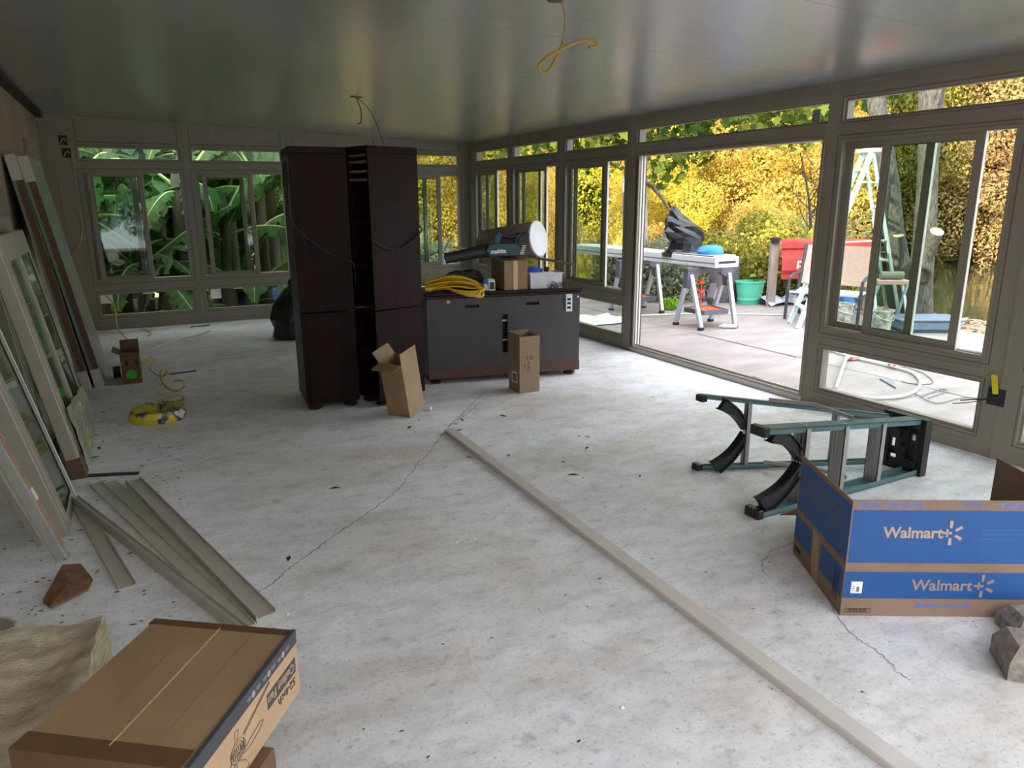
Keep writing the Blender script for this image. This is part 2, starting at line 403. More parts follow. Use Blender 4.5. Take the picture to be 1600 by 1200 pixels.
# ---- glazed walls
class Wall:
    def __init__(s, kind): s.kind = kind
    def P(s, a, z, d):      # a along the wall, z up, d outwards from the inner face
        return (XR + d, a, z) if s.kind == 'R' else (a, YF + d, z)
    def box(s, b, a0, a1, z0, z1, d0, d1, bev=0.0): return b.box(s.P(a0, z0, d0), s.P(a1, z1, d1), bev)
WR, WF = Wall('R'), Wall('F')
wall_right = sempty('wall_right', (XR, 3, 0), 'long glazed wall of sandstone frames facing the patio')
wall_far = sempty('wall_back', (2, YF, 0), 'glazed end wall of sandstone frames, leafy garden outside')

def pane(W, a0, a1, z0, z1, d, parent, m=None, name='pane'):
    b = MB(); W.box(b, a0, a1, z0, z1, d, d + .004); return b.build(name, m or M_pane, parent)
def ring(W, b, a0, a1, z0, z1, d0, d1, w, wz=None):
    wz = wz or w
    if a0 > a1: a0, a1 = a1, a0
    W.box(b, a0, a0 + w, z0, z1, d0, d1); W.box(b, a1 - w, a1, z0, z1, d0, d1)
    W.box(b, a0 + w, a1 - w, z0, z0 + wz, d0, d1); W.box(b, a0 + w, a1 - w, z1 - wz, z1, d0, d1)
nwin = [0]
M_seam = mat('seam_shadow_vinyl', (.085, .075, .06, 1), .6)
def window_bay(W, L, R, sash, zt, zs, zl, lab, parts='tsl', stickers=()):
    """L, R: left and right edge of the opening as seen from inside; sash: fractions (inner left, inner right, outer right)"""
    nwin[0] += 1; sg = 1 if R > L else -1; w = abs(R - L)
    A = lambda t: L + sg * w * t
    mid = W.P((L + R) / 2, 0, 0)
    win = sempty('window_%d' % nwin[0], mid, lab)
    lo_, hi_ = min(L, R), max(L, R)
    b = MB(); ring(W, b, lo_ - .030, hi_ + .030, zs[0] - .030, zs[1] + .030, -.0012, .0, .006); b.build('seam', M_seam, win)
    b = MB(); ring(W, b, lo_ - .022, hi_ + .022, zl[0] - .022, zl[1] + .022, -.0012, .0, .005); b.build('seam', M_seam, win)
    b = MB(); ring(W, b, lo_ - .018, hi_ + .018, zt[0] - .018, zt[1] + .018, -.0012, .0, .005); b.build('seam', M_seam, win)
    if 't' in parts:
        b = MB(); ring(W, b, L, R, zt[0], zt[1], .018, .07, .016, .012); b.build('transom_frame', M_frame, win)
        pane(W, min(L, R) + .016, max(L, R) - .016, zt[0] + .012, zt[1] - .012, .045, win, M_pane, 'transom_pane')
    if 's' in parts:
        z0, z1 = zs
        b = MB(); ring(W, b, L, R, z0, z1, -.006, .012, .022); ring(W, b, L, R, z0, z1, .012, .095, .012, .02); b.build('slider_frame', M_frame, win)
        b = MB(); W.box(b, min(L, R) + .012, max(L, R) - .012, z0 + .018, z0 + .03, .03, .036); W.box(b, min(L, R) + .012, max(L, R) - .012, z0 + .018, z0 + .03, .06, .066)
        b.build('track', M_track, win)
        sw = min(.055, w * .055)
        for (t0, t1, d, nm) in ((sash[0], sash[1], .016, 'sliding_sash'), (.012 / w, sash[2], .05, 'fixed_sash')):
            b = MB(); a0, a1 = A(t0), A(t1)
            ring(W, b, a0, a1, z0 + .02, z1 - .02, d, d + .026, sw, .045)
            fr = b.build(nm, M_frame, win)
            lo, hi = min(a0, a1) + sw, max(a0, a1) - sw
            pane(W, lo, hi, z0 + .065, z1 - .065, d + .011, fr, M_pane2)
            b = MB(); ring(W, b, lo - .002, hi + .002, z0 + .063, z1 - .063, d + .006, d + .018, .006); b.build('gasket', M_gasket, fr)
            b = MB(); e = A(t1); W.box(b, e, e - sg * .004 if False else e + sg * .0035, z0 + .02, z1 - .02, d + .001, d + .025); b.build('edge_strip', M_track, fr)
    if 'l' in parts:
        z0, z1 = zl
        b = MB(); ring(W, b, L, R, z0, z1, .014, .075, .018); b.build('lower_frame', M_frame, win)
        lo, hi = min(L, R) + .018, max(L, R) - .018
        pane(W, lo, hi, z0 + .018, z1 - .018, .04, win, M_pane, 'lower_pane')
        for t, dz, ww, hh in stickers:
            b = MB(); a = A(t); W.box(b, a, a + ww, z1 - dz - hh, z1 - dz, .036, .039); b.build('sticker', M_paper, win)
    return win

ZT, ZS, ZL = (2.133, 2.282), (.612, 2.006), (.135, .478)
bays_R = [(10.32, 9.26, (.30, .66, .56), 'slider window beside the far corner, right wall'),
          (9.10, 7.93, (.20, .76, .58), 'second slider window from the far corner, right wall'),
          (7.74, 6.50, (.14, .70, .62), 'slider window just left of the open patio doorway'),
          (3.868, 2.628, (.27, .83, .555), 'large slider window right of the open patio doorway'),
          (2.37, 1.13, (.2, .7, .6), 'window past the post at the right picture edge')]
for L_, R_, s_, lab in bays_R: window_bay(WR, L_, R_, s_, ZT, ZS, ZL, lab)
window_bay(WR, .95, -.25, (.2, .7, .6), ZT, ZS, ZL, 'window out of view on the right wall')
FT, FS, FL_ = (2.09, 2.237), (.605, 1.955), (.165, .460)
bays_F = [(-.489, .637, (.06, .60, .53), 'left slider window, banana leaves outside', ((.02, .01, .14, .12), (.45, .0, .13, .035))),
          (.772, 1.905, (.095, .645, .55), 'second slider window, left of the tall cabinets', ((.06, .02, .13, .13), (.32, .0, .12, .035))),
          (2.05, 3.19, (.1, .6, .53), 'slider window hidden behind the tall cabinets', ()),
          (3.33, 4.50, (.2, .74, .56), 'slider window between the cabinets and far corner', ())]
for L_, R_, s_, lab, stk in bays_F: window_bay(WF, L_, R_, s_, FT, FS, FL_, lab, stickers=stk)

# frame members of the right wall
def member(W, parent, name, a0, a1, z0, z1, d0=0.0, d1=.11, grooves=0, vertical=True):
    b = MB(); W.box(b, a0, a1, z0, z1, d0, d1, .003)
    lo, hi = min(a0, a1), max(a0, a1)
    if grooves:
        if vertical:
            for k in range(grooves):
                t = lo + (hi - lo) * (k + 1) / (grooves + 1); W.box(b, t - .012, t + .012, z0 + .004, z1 - .004, d0 - .005, d0)
        else:
            for k in range(grooves):
                t = z0 + (z1 - z0) * (k + 1) / (grooves + 1); W.box(b, lo + .004, hi - .004, t - .01, t + .01, d0 - .005, d0)
    return b.build(name, M_frame, parent)
posts_R = [(YF + .11, 10.32), (9.26, 9.10), (7.93, 7.74), (6.50, 6.33), (4.0, 3.868), (2.628, 2.37), (1.13, .95), (-.25, -.42)]
for a0, a1 in posts_R: member(WR, wall_right, 'post', a0, a1, 0, 2.42, grooves=1 if abs(a0 - a1) > .15 else 0)
spans = [(10.32, 9.26), (9.10, 7.93), (7.74, 6.50), (3.868, 2.628), (2.37, 1.13), (.95, -.25)]
for a0, a1 in spans:
    member(WR, wall_right, 'sill_rail', a0, a1, 0, .135, grooves=1, vertical=False)
    member(WR, wall_right, 'middle_rail', a0, a1, .478, .612, grooves=1, vertical=False)
    member(WR, wall_right, 'transom_rail', a0, a1, 2.006, 2.133, grooves=1, vertical=False)
for a0, a1 in spans + [(6.33, 4.0)]:
    member(WR, wall_right, 'header_rail', a0, a1, 2.282, 2.43, grooves=2, vertical=False)
# doorway, its tracks empty
door = sempty('door_1', (XR, 5.1, 0), 'wide open patio doorway with empty sliding tracks')
b = MB(); ring(WR, b, 6.33, 4.0, 2.133, 2.282, .018, .07, .016, .012); b.build('transom_frame', M_frame, door)
pane(WR, 4.016, 6.314, 2.145, 2.27, .045, door, M_pane, 'transom_pane')
member(WR, door, 'head_rail', 6.33, 4.0, 2.04, 2.133, grooves=0); 
b = MB(); WR.box(b, 6.33, 4.0, 2.012, 2.04, -.006, .12, .002); b.build('head_track', M_frame, door)
for i, (d0, m_) in enumerate(((.0, M_frame), (.035, M_track), (.075, M_track))):
    b = MB(); WR.box(b, 6.33 - .0, 6.285 + .006 * i, .05, 2.02, d0, d0 + .022, .002); b.build('side_track', m_, door)
b = MB(); WR.box(b, 6.33, 6.31, .05, 2.02, 0, .12); b.build('jamb', mat('dark_channel', (.06, .055, .05, 1), .6), door)
b = MB(); WR.box(b, 4.0, 4.028, .05, 2.02, -.008, .12, .003); WR.box(b, 4.028, 4.04, .05, 2.02, .03, .05); b.build('jamb', M_frame, door)
b = MB(); WR.box(b, 6.33, 4.0, 0, .045, -.004, .12, .003); WR.box(b, 6.33, 4.03, .045, .062, .008, .018); WR.box(b, 6.33, 4.03, .045, .075, .045, .055); WR.box(b, 6.33, 5.0, .045, .062, .085, .093)
b.build('threshold', mat('threshold_metal', (.46, .43, .38, 1), .38, .3), door)
b = MB(); WR.box(b, 3.85, 3.78, 2.15, 2.24, .038, .044); b.build('glazing_label', mat('label_print', (.10, .10, .11, 1), .6, col2=(.3, .3, .32, 1), scale=60), door)
bpy.data.objects['glazing_label'].parent = door
bpy.data.objects['glazing_label'].location = (0, .33, 0)

# frame members of the far wall
def zc(x): return ceil_z(x) - .002
posts_F = [(-.86, -.489), (.637, .772), (1.905, 2.05), (3.19, 3.33), (4.50, XR)]
def fmember(name, a0, a1, z0, z1=None, d0=0.0, d1=.11, parent=None, m=None):
    b = MB(); za, zb = (z1, z1) if z1 is not None else (zc(a0) + .01, zc(a1) + .01)
    b.add([(a0, YF + d0, z0), (a1, YF + d0, z0), (a1, YF + d1, z0), (a0, YF + d1, z0), (a0, YF + d0, za), (a1, YF + d0, zb), (a1, YF + d1, zb), (a0, YF + d1, za)],
          [(0, 3, 2, 1), (4, 5, 6, 7), (0, 1, 5, 4), (1, 2, 6, 5), (2, 3, 7, 6), (3, 0, 4, 7)])
    return b.build(name, m or M_frame, parent or wall_far)
for a0, a1 in posts_F: fmember('post', a0, a1, 0)
for a0, a1 in [(-.74, -.715), (-.56, -.545), (.69, .72), (1.96, 1.99), (3.245, 3.275)]: fmember('cover_strip', a0, a1, .01, None, -.006, 0)
for L_, R_, *_r in bays_F:
    fmember('sill_rail', L_, R_, 0, FL_[0]); fmember('middle_rail', L_, R_, FL_[1], FS[0]); fmember('transom_rail', L_, R_, FS[1], FT[0]); fmember('header_rail', L_, R_, FT[1], FT[1] + .05)
    fmember('wedge_panel', L_, R_, FT[1] + .05, None, .012)
    b = MB(); b.box((L_, YF + .0105, FT[1] + .05), (R_, YF + .0125, FT[1] + .060)); b.box((L_, YF + .0105, FT[1] + .05), (L_ + .008, YF + .0125, zc(L_) - .03)); b.box((R_ - .008, YF + .0105, FT[1] + .05), (R_, YF + .0125, zc(R_) - .03)); b.build('seam', M_seam, wall_far)
    b = MB(); b.add([(L_, YF - .008, zc(L_) - .03), (R_, YF - .008, zc(R_) - .03), (R_, YF + .012, zc(R_) - .03), (L_, YF + .012, zc(L_) - .03), (L_, YF - .008, zc(L_)), (R_, YF - .008, zc(R_)), (R_, YF + .012, zc(R_)), (L_, YF + .012, zc(L_))],
                 [(0, 3, 2, 1), (4, 5, 6, 7), (0, 1, 5, 4), (1, 2, 6, 5), (2, 3, 7, 6), (3, 0, 4, 7)]); b.build('ceiling_strip', M_frame, wall_far)
    b = MB(); b.box((L_, YF - .012, 0), (R_, YF, .05), .003); b.build('floor_strip', M_frame, wall_far)
# switch boxes in the left post with cable ends
for px, py in ((98, 219), (104, 239)):
    p = onY(px, py, YF - .004); b = MB(); ring(WF, b, p.x - .045, p.x + .045, p.z - .055, p.z + .055, -.006, 0, .006); b.cur = 1; b.box((p.x - .04, YF - .002, p.z - .05), (p.x + .04, YF - .0005, p.z + .05))
    o = b.build('outlet_box', [M_black, M_ink], wall_far)
    b = MB(); b.tube([(p.x - .03, YF - .004, p.z - .04), (p.x - .01, YF - .03, p.z), (p.x + .015, YF - .025, p.z + .02), (p.x + .03, YF - .004, p.z - .01)], .006, 6, sub=4); b.build('cable_end', mat('bare_copper', S(190, 150, 96), .4), o)
b = MB(); b.box((-.60, YF - .008, .42), (-.52, YF, .55), .003); b.build('outlet_cover', M_frame, wall_far)
# electrical box in the right post
p = onX(1556, 620, XR - .002); b = MB(); WR.box(b, p.y - .055, p.y + .05, p.z - .055, p.z + .055, -.006, .0, .001); b.cur = 1; WR.box(b, p.y - .048, p.y + .043, p.z - .048, p.z + .048, -.007, -.006)
eb = b.build('outlet_box', [M_black, M_ink], wall_right)
b = MB(); b.bar((XR - .012, p.y + .0, p.z + .02), (XR - .035, p.y + .012, p.z + .14), .012, .03, (0, 1, 0)); b.build('cable_end', mat('yellow_jacket', S(214, 190, 20), .4), eb)
b = MB(); b.tube([(XR - .01, p.y - .02, p.z), (XR - .05, p.y + .05, p.z - .02), (XR - .09, p.y + .16, p.z - .05)], .004, 6, sub=4); b.tube([(XR - .01, p.y + .02, p.z - .01), (XR - .06, p.y + .10, p.z - .05), (XR - .10, p.y + .20, p.z - .08)], .003, 6, sub=4)
b.build('loose_wire', M_black, eb)
# ================================================================== outside
ZP = -.05
M_patio = mat('patio_concrete', (.25, .21, .195, 1), .85, col2=(.36, .315, .295, 1), scale=1.6, bump=.35, bscale=14, stretch=(1, 2.2, 1))
patio = sempty('patio_floor', (7, 5, ZP), 'weathered brown-grey patio slabs outside the glass')
gx = [4.76, 6.15, 7.7, 9.25]; gy = [-7.4, -5.8, -4.2, -2.6, -1.0, .6, 2.2, 3.8, 5.4, 7.0, 8.6, 10.2, 11.6]
for i in range(3):
    for j in range(12):
        b = MB(); e = random.uniform(-.004, .004)
        b.box((gx[i] + .006, gy[j] + .006, ZP - .1), (gx[i + 1] - .006, gy[j + 1] - .006, ZP + e), .008); b.build('patio_slab', M_patio, patio)
b = MB(); b.box((4.76, -7.4, ZP - .11), (9.25, 11.6, ZP - .015)); b.build('joint_bed', mat('joint_sand', (.45, .42, .38, 1), .9), patio)
b = MB(); b.box((-.8, -7.5, ZP - .12), (4.76, Y0 - .21, ZP)); b.build('patio_slab', M_patio, patio)

def ground_z(x, y):
    d = math.hypot(x, y); az = math.degrees(math.atan2(x, y)); z = -.13
    if x > 9.3 and y < 12: z -= min(1.2, max(0, (x - 10.6)) * .35)
    if y >= 12 or (x > 9.3): z -= min(1.1, max(0, d - 15.5) * .25) if y > 9 else 0
    far = 41.5 if az < 37 else (41.5 - min(1, (az - 37) / 4) * 19 if az < 47 else 22.5 + min(1, (az - 47) / 5) * 8)
    if d > far - 2: z = max(z, -1.3 + (d - far + 2) * .27)
    return min(z, 1.4)
def ground_mat():
    m = mat('leafy_ground', (.16, .12, .06, 1), .95, col2=(.42, .33, .17, 1), scale=.9, bump=.6, bscale=9); return m
b = MB(); n = 74
xs = [-14 + 84 * i / n for i in range(n + 1)]; ysg = [-10 + 80 * i / n for i in range(n + 1)]
b.sheet([[(x, y, ground_z(x, y)) for x in xs] for y in ysg]); g_ = struct(b.build('ground', ground_mat(), smooth=True), 'leaf-covered ground sloping to the pond')
def water_mat():
    m = bpy.data.materials.new('pond_water'); m.use_nodes = True; nt = m.node_tree; N = nt.nodes; L = nt.links; p = N['Principled BSDF']
    p.inputs['Base Color'].default_value = (.03, .04, .018, 1); p.inputs['Roughness'].default_value = .06; p.inputs['IOR'].default_value = 1.33; p.inputs['Specular IOR Level'].default_value = .9
    tc = N.new('ShaderNodeTexCoord'); n = N.new('ShaderNodeTexNoise'); n.inputs['Scale'].default_value = 1.6; L.new(tc.outputs['Object'], n.inputs['Vector'])
    bp = N.new('ShaderNodeBump'); bp.inputs['Strength'].default_value = .10; bp.inputs['Distance'].default_value = .05; L.new(n.outputs['Fac'], bp.inputs['Height']); L.new(bp.outputs[0], p.inputs['Normal'])
    return m
b = MB(); b.add([(9.5, -8, -.62), (60, -8, -.62), (60, 60, -.62), (2, 60, -.62), (2, 14, -.62), (9.5, 14, -.62)], [(0, 1, 2, 3, 4, 5)])
struct(b.build('pond', water_mat()), 'still pond mirroring yellow trees')

# ---- foliage
def mesh_np(name, V, F, m):
    me = bpy.data.meshes.new(name); k = F.shape[1]
    me.vertices.add(len(V)); me.vertices.foreach_set('co', V.astype(np.float32).ravel())
    me.loops.add(F.size); me.loops.foreach_set('vertex_index', F.astype(np.int32).ravel())
    me.polygons.add(len(F)); me.polygons.foreach_set('loop_start', np.arange(0, F.size, k, dtype=np.int32)); me.polygons.foreach_set('loop_total', np.full(len(F), k, dtype=np.int32))
    me.update(calc_edges=True); me.materials.append(m); return me
DIAMOND = np.array([(0, -.62), (.36, 0), (0, .62), (-.36, 0)])
MAPLE = np.array([(0, -.5), (.18, -.36), (.5, -.30), (.36, -.02), (.56, .18), (.24, .22), (.0, .62), (-.24, .22), (-.56, .18), (-.36, -.02), (-.5, -.30), (-.18, -.36)])
BLADE = np.array([(-.05, 0), (.05, 0), (.02, 1.0), (-.02, 1.0)])
def cloud(name, blobs, n, size, seed, m, shape=DIAMOND, droop=0.0, shell=(.55, 1.05), up=0.0):
    """n leaves over the shells of ellipsoid clumps (cx,cy,cz,rx,ry,rz)"""
    r = np.random.default_rng(seed); B = np.array(blobs, float); w = (B[:, 3] * B[:, 4] + B[:, 3] * B[:, 5] + B[:, 4] * B[:, 5]); w /= w.sum()
    k = r.choice(len(B), n, p=w); d = r.normal(size=(n, 3)); d /= np.linalg.norm(d, axis=1)[:, None]
    rad = shell[0] + (shell[1] - shell[0]) * r.random(n) ** .5
    C = B[k, :3] + d * B[k, 3:6] * rad[:, None]
    nn = d + r.normal(size=(n, 3)) * .7; nn[:, 2] += up; nn /= np.linalg.norm(nn, axis=1)[:, None]
    t = np.cross(nn, r.normal(size=(n, 3))); t[:, 2] -= droop; t -= nn * (t * nn).sum(1)[:, None]; t /= np.linalg.norm(t, axis=1)[:, None]
    s = np.cross(nn, t); sz = size * (.6 + .8 * r.random(n))
    K = len(shape)
    V = C[:, None, :] + sz[:, None, None] * (shape[None, :, 0, None] * s[:, None, :] + shape[None, :, 1, None] * t[:, None, :])
    # leaves fold a little along the middle
    V = V + (np.abs(shape[None, :, 0, None]) * sz[:, None, None] * .25) * nn[:, None, :]
    F = np.arange(n * K).reshape(n, K)
    return mesh_np(name, V.reshape(-1, 3), F, m)
Y = lambda r, g, b_: (r, g, b_, 1)
L_yellow = leaf_mat('yellow_leaf', [(0, Y(.15, .13, .04)), (1, Y(.84, .56, .13)), (.32, Y(.44, .36, .07)), (.62, Y(.82, .66, .09))], .35, .30)
L_orange = leaf_mat('orange_leaf', [(0, Y(.26, .21, .04)), (1, Y(.60, .30, .10)), (.4, Y(.66, .48, .12)), (.7, Y(.70, .47, .12))], .35, .30)
L_olive = leaf_mat('olive_leaf', [(0, Y(.10, .11, .04)), (1, Y(.62, .48, .12)), (.4, Y(.25, .25, .07)), (.7, Y(.44, .40, .09))], .35, .35)
L_rust = leaf_mat('rust_leaf', [(0, Y(.18, .13, .06)), (1, Y(.60, .36, .17)), (.45, Y(.45, .28, .13)), (.75, Y(.50, .42, .15))], .3, .35)
L_green = leaf_mat('green_leaf', [(0, Y(.02, .045, .015)), (1, Y(.20, .24, .05)), (.5, Y(.06, .12, .03))], .3, .4)
L_maple = leaf_mat('maple_leaf', [(0, Y(.06, .11, .03)), (1, Y(.72, .42, .05)), (.5, Y(.15, .21, .045)), (.78, Y(.38, .38, .07))], .55, .45, .55)
L_grey = leaf_mat('greygreen_leaf', [(0, Y(.10, .12, .07)), (1, Y(.34, .36, .25)), (.5, Y(.20, .24, .14))], .3, 1.0)
L_shrub = leaf_mat('shrub_leaf', [(0, Y(.05, .06, .02)), (1, Y(.72, .54, .09)), (.42, Y(.20, .21, .05)), (.74, Y(.48, .42, .07))], .35, .9, .5)
L_brush = leaf_mat('dry_brush_leaf', [(0, Y(.12, .10, .06)), (1, Y(.55, .40, .20)), (.4, Y(.26, .23, .12)), (.7, Y(.44, .36, .18))], .3, .6, .5)
L_dry = leaf_mat('dry_grass_blade', [(0, Y(.20, .17, .07)), (1, Y(.50, .44, .26)), (.5, Y(.32, .31, .17))], .3, .8)
M_bark = mat('grey_bark', (.035, .03, .026, 1), .95, col2=(.14, .122, .105, 1), scale=14, bump=1.0, bscale=18, stretch=(3, 3, .8))
M_bark_d = mat('dark_bark', (.05, .04, .03, 1), .95, col2=(.10, .08, .06, 1), scale=6, bump=.6, bscale=14, stretch=(3, 3, .6))

def tall_blobs(seed, h, r):
    rn = random.Random(seed); o = []
    for i in range(17):
        t = (i + .5) / 17; z = h * (.10 + .82 * t); rr = r * math.sin(PI * min(1, .22 + .72 * t)) ** .8; a = i * 2.4 + rn.random()
        s = r * rn.uniform(.34, .52)
        o.append((math.cos(a) * rr * .62, math.sin(a) * rr * .62, z, s, s, s * rn.uniform(.7, 1.1)))
    return o
crowns = {}
for c, m_, sd in (('yellow', L_yellow, 1), ('orange', L_orange, 2), ('olive', L_olive, 3), ('green', L_green, 4), ('rust', L_rust, 5)):
    crowns[c] = cloud('crown', tall_blobs(sd, 10, 3.6), 46000, .105, sd, m_, droop=.5)
def trunk_mesh(h, r, seed):
    rn = random.Random(seed); b = MB(); pts = [(rn.uniform(-.1, .1) * i, rn.uniform(-.1, .1) * i, h * i / 5) for i in range(6)]
    b.tube(pts, r, 7, rads=[r * (1.3 - .2 * i) for i in range(6)]); b.tube([pts[2], (1.0, .4, h * .62), (1.8, .6, h * .8)], r * .4, 5, rads=[r * .5, r * .35, r * .1])
    b.tube([pts[3], (-.9, -.5, h * .75), (-1.5, -.6, h * .92)], r * .4, 5, rads=[r * .45, r * .3, r * .1]); return b
tb = trunk_mesh(9, .16, 3); o_ = tb.build('trunk', M_bark_d); far_trunk = o_.data; bpy.data.objects.remove(o_)
TL = {'yellow': 'bright yellow tree beyond the pond', 'orange': 'orange-brown tree beyond the pond', 'olive': 'olive-green tree beyond the pond', 'green': 'dark green tree beyond the pond'}
ORD = ['first', 'second', 'third', 'fourth', 'fifth', 'sixth', 'seventh', 'eighth', 'ninth', 'tenth', 'eleventh', 'twelfth']
tree_n = {}
KD = {'yellow': 'bright yellow', 'orange': 'orange-brown', 'olive': 'olive-green', 'green': 'dark green', 'rust': 'rust-brown'}
def tree_label(az, d, kind):
    row = 'tallest tree of the back row' if d > 50 or 38 < d < 40 else ('tree on the far pond bank' if d > 40 else ('tree added close behind the banana plants to block sky' if d < 21.3 and az < 17 else 'tree of the near shore'))
    spot = 'beyond the end windows' if az < 24 else ('beyond the far right-wall windows' if az < 36 else ('through the doorway' if az < 50 else 'through the large right window'))
    k = (kind, row, spot); tree_n[k] = tree_n.get(k, 0) + 1
    return KD[kind] + ' ' + row + ' ' + spot + ', ' + ORD[tree_n[k] - 1] + ' from left'
def far_tree(az, d, h, w, kind, rz):
    a = math.radians(az); x, y = d * math.sin(a), d * math.cos(a)
    t = thing('autumn_tree', tree_label(az, d, kind), 'tree', (x, y, max(ground_z(x, y), -1.0) - .1), kind + ' trees round the pond')
    t.scale = (w / 3.6, w / 3.6, h / 10); t.rotation_euler[2] = rz
    c = link('crown', crowns[kind], t); link('trunk', far_trunk, t); return t
rn = random.Random(11)
K = ['yellow', 'orange', 'yellow', 'olive', 'yellow', 'yellow', 'orange', 'yellow', 'green']
for (az, d, h, w, k) in [(32.7, 43.5, 7.5, 2.3, 'green'), (31.2, 50.5, 9, 3, 'rust'), (33.6, 51, 9, 3.4, 'yellow'), (35.6, 50.5, 8.5, 3, 'orange')]: far_tree(az, d, h, w, k, az)
for i in range(8): far_tree(13 + 2.15 * i + rn.uniform(-.5, .5), rn.uniform(44, 48), rn.uniform(9, 12), rn.uniform(3.4, 4.4), ['olive', 'orange', 'yellow', 'olive', 'green', 'yellow', 'olive', 'orange', 'green'][i % 9], rn.uniform(0, 6))
for i in range(9): far_tree(10 + 4.2 * i, 56, rn.uniform(17, 20), 6.5, ['yellow', 'olive', 'orange', 'yellow', 'green'][i % 5], rn.uniform(0, 6))
for (az, d, h, w, k) in [(17.5, 22, 7.5, 2.6, 'yellow'), (20.4, 24, 7, 2.3, 'yellow'), (22.6, 23, 6.5, 2.0, 'orange'), (24.8, 20, 6.5, 1.7, 'yellow'), (27, 21.5, 5.5, 1.5, 'orange'), (28.6, 24, 6.4, 1.5, 'yellow')]:
    far_tree(az, d, h, w, k, rn.uniform(0, 6))
for (az, d, h, w, k) in [(38.2, 27, 7.2, 2.3, 'yellow'), (39.8, 23, 4.6, 1.7, 'yellow'), (41.5, 27, 8.5, 2.6, 'yellow'), (43.4, 24.5, 6, 2.1, 'orange'), (46, 26, 9, 2.8, 'yellow'), (48.6, 24, 6.5, 2.1, 'orange'), (47.6, 29, 11, 3.0, 'yellow'), (50.6, 31, 12, 3.0, 'yellow'), (53, 33, 11.5, 3.6, 'olive'), (55.4, 31.5, 11, 3.0, 'olive'), (57.6, 33, 12, 3.6, 'olive'), (59.8, 30, 7.6, 2.8, 'rust'), (62, 31, 8.5, 3.0, 'rust'), (64.5, 31, 11, 3.6, 'rust'), (67.5, 32, 12, 3.8, 'olive')]:
    far_tree(az, d, h, w, k, rn.uniform(0, 6))
for i in range(8): far_tree(36.5 + 4.4 * i, 39.5, rn.uniform(14, 17), 5.2, ['yellow', 'orange', 'olive', 'yellow', 'olive', 'yellow', 'yellow', 'yellow'][i], rn.uniform(0, 6))
for (x, y, w, h) in [(-1.6, 18.5, 4.2, 10), (1.2, 18.9, 3.6, 11)]:  # tall trees added to block sky and dim the far left end
    far_tree(math.degrees(math.atan2(x, y)), math.hypot(x, y), h, w, 'green', x)
# maple leaning over the patio
mt = thing('maple_tree', 'large maple with broad green-yellow leaves overhanging the patio', 'tree', (7.45, 10.1, ZP - .08))
b = MB(); b.tube([(7.45, 10.1, -.2), (7.46, 10.1, .8), (7.42, 10.12, 1.8), (7.5, 10.15, 3.0), (7.6, 10.3, 4.5), (7.7, 10.4, 5.6)], .2, 14, rads=[.27, .21, .20, .19, .14, .06], sub=4)
b.build('trunk', mat('maple_bark', (.30, .25, .22, 1), .95, col2=(.42, .36, .32, 1), scale=4, bump=.6, bscale=20, stretch=(1, 1, 4)), mt, smooth=True, angle=70)
mblobs = [(5.85, 12.3, 2.75, .55, .6, .55), (6.1, 11.0, 2.75, .7, .7, .75), (6.9, 10.9, 3.0, 1.0, 1.0, .8), (7.4, 9.9, 2.95, 1.1, 1.0, .7), (8.6, 9.2, 3.1, 1.2, 1.0, .65), (9.6, 8.5, 3.2, 1.0, .9, .6), (6.4, 12.4, 3.8, 1.6, 1.3, 1.5),
          (8.2, 11.4, 4.4, 2.2, 1.8, 1.4), (7.45, 9.5, 2.15, .5, .42, .45), (7.95, 9.4, 2.4, .5, .4, .35), (6.9, 10.4, 2.4, .5, .5, .5), (6.9, 9.1, 4.0, 1.4, 1.2, .8), (10.3, 8.0, 3.4, .9, .8, .55), (9.3, 8.6, 2.55, .5, .4, .3)]
link('crown', cloud('crown', [(x - 7.45, y - 10.1, z - ZP + .08, a, b_, c) for x, y, z, a, b_, c in mblobs], 8000, .13, 21, L_maple, MAPLE, droop=1.2, shell=(.3, 1.0)), mt)
b = MB()
for x, y, z, *_r in mblobs: b.tube([(7.52, 10.15, 3.2), ((7.5 + x) / 2, (10.1 + y) / 2, (3.6 + z) / 2 + .3), (x, y, z)], .03, 5, rads=[.06, .035, .012], sub=3)
p = at_range(1020, 292, 10.8); q = at_range(1047, 330, 10.3); b.tube([(7.6, 10.2, 3.6), (p.x - .1, p.y + .1, p.z + .25), tuple(p), tuple((p + q) / 2 + Vector((0, 0, .02))), tuple(q)], .03, 6, rads=[.035, .03, .03, .028, .01], sub=3)
b.build('branch', M_bark_d, mt, smooth=True)

# two trunks at the right, their crowns above the roof line
def big_trunk(name, label, pts, rads, stub, knot, leaf_seed):
    t = thing(name, label, 'tree', tuple(pts[0]))
    b = MB(); b.tube(pts, .2, 14, rads=rads, sub=5); b.build('trunk', M_bark, t, smooth=True, angle=70)
    b = MB(); b.tube(stub[0], .1, 12, rads=stub[1]); b.cur = 1
    e = Vector(stub[0][-1]); d = (e - Vector(stub[0][-2])).normalized(); A = d.to_track_quat('Z', 'Y').to_matrix(); b.lathe([(0, .004), (stub[1][-1] * .96, .004), (stub[1][-1] * .96, -.01)], 12, e, A)
    b.build('sawn_limb', [M_bark, mat('sawn_wood', S(186, 160, 128), .8)], t, smooth=True)
    if knot:
        k = Vector(knot); d = (CAMP - k); d.z = 0; d.normalize(); A = d.to_track_quat('Z', 'Y').to_matrix()
        b = MB(); b.lathe([(.115, -.05), (.12, .02), (.095, .035), (.06, .0), (.0, -.02)], 14, k, A); b.build('knot_hole', M_bark_d, t, smooth=True)
    return t
R1 = 11.7
T1 = [at_range(x, y, R1) for x, y in ((1434, 505), (1438, 440), (1445, 360), (1450, 260), (1455, 160), (1462, 60))]
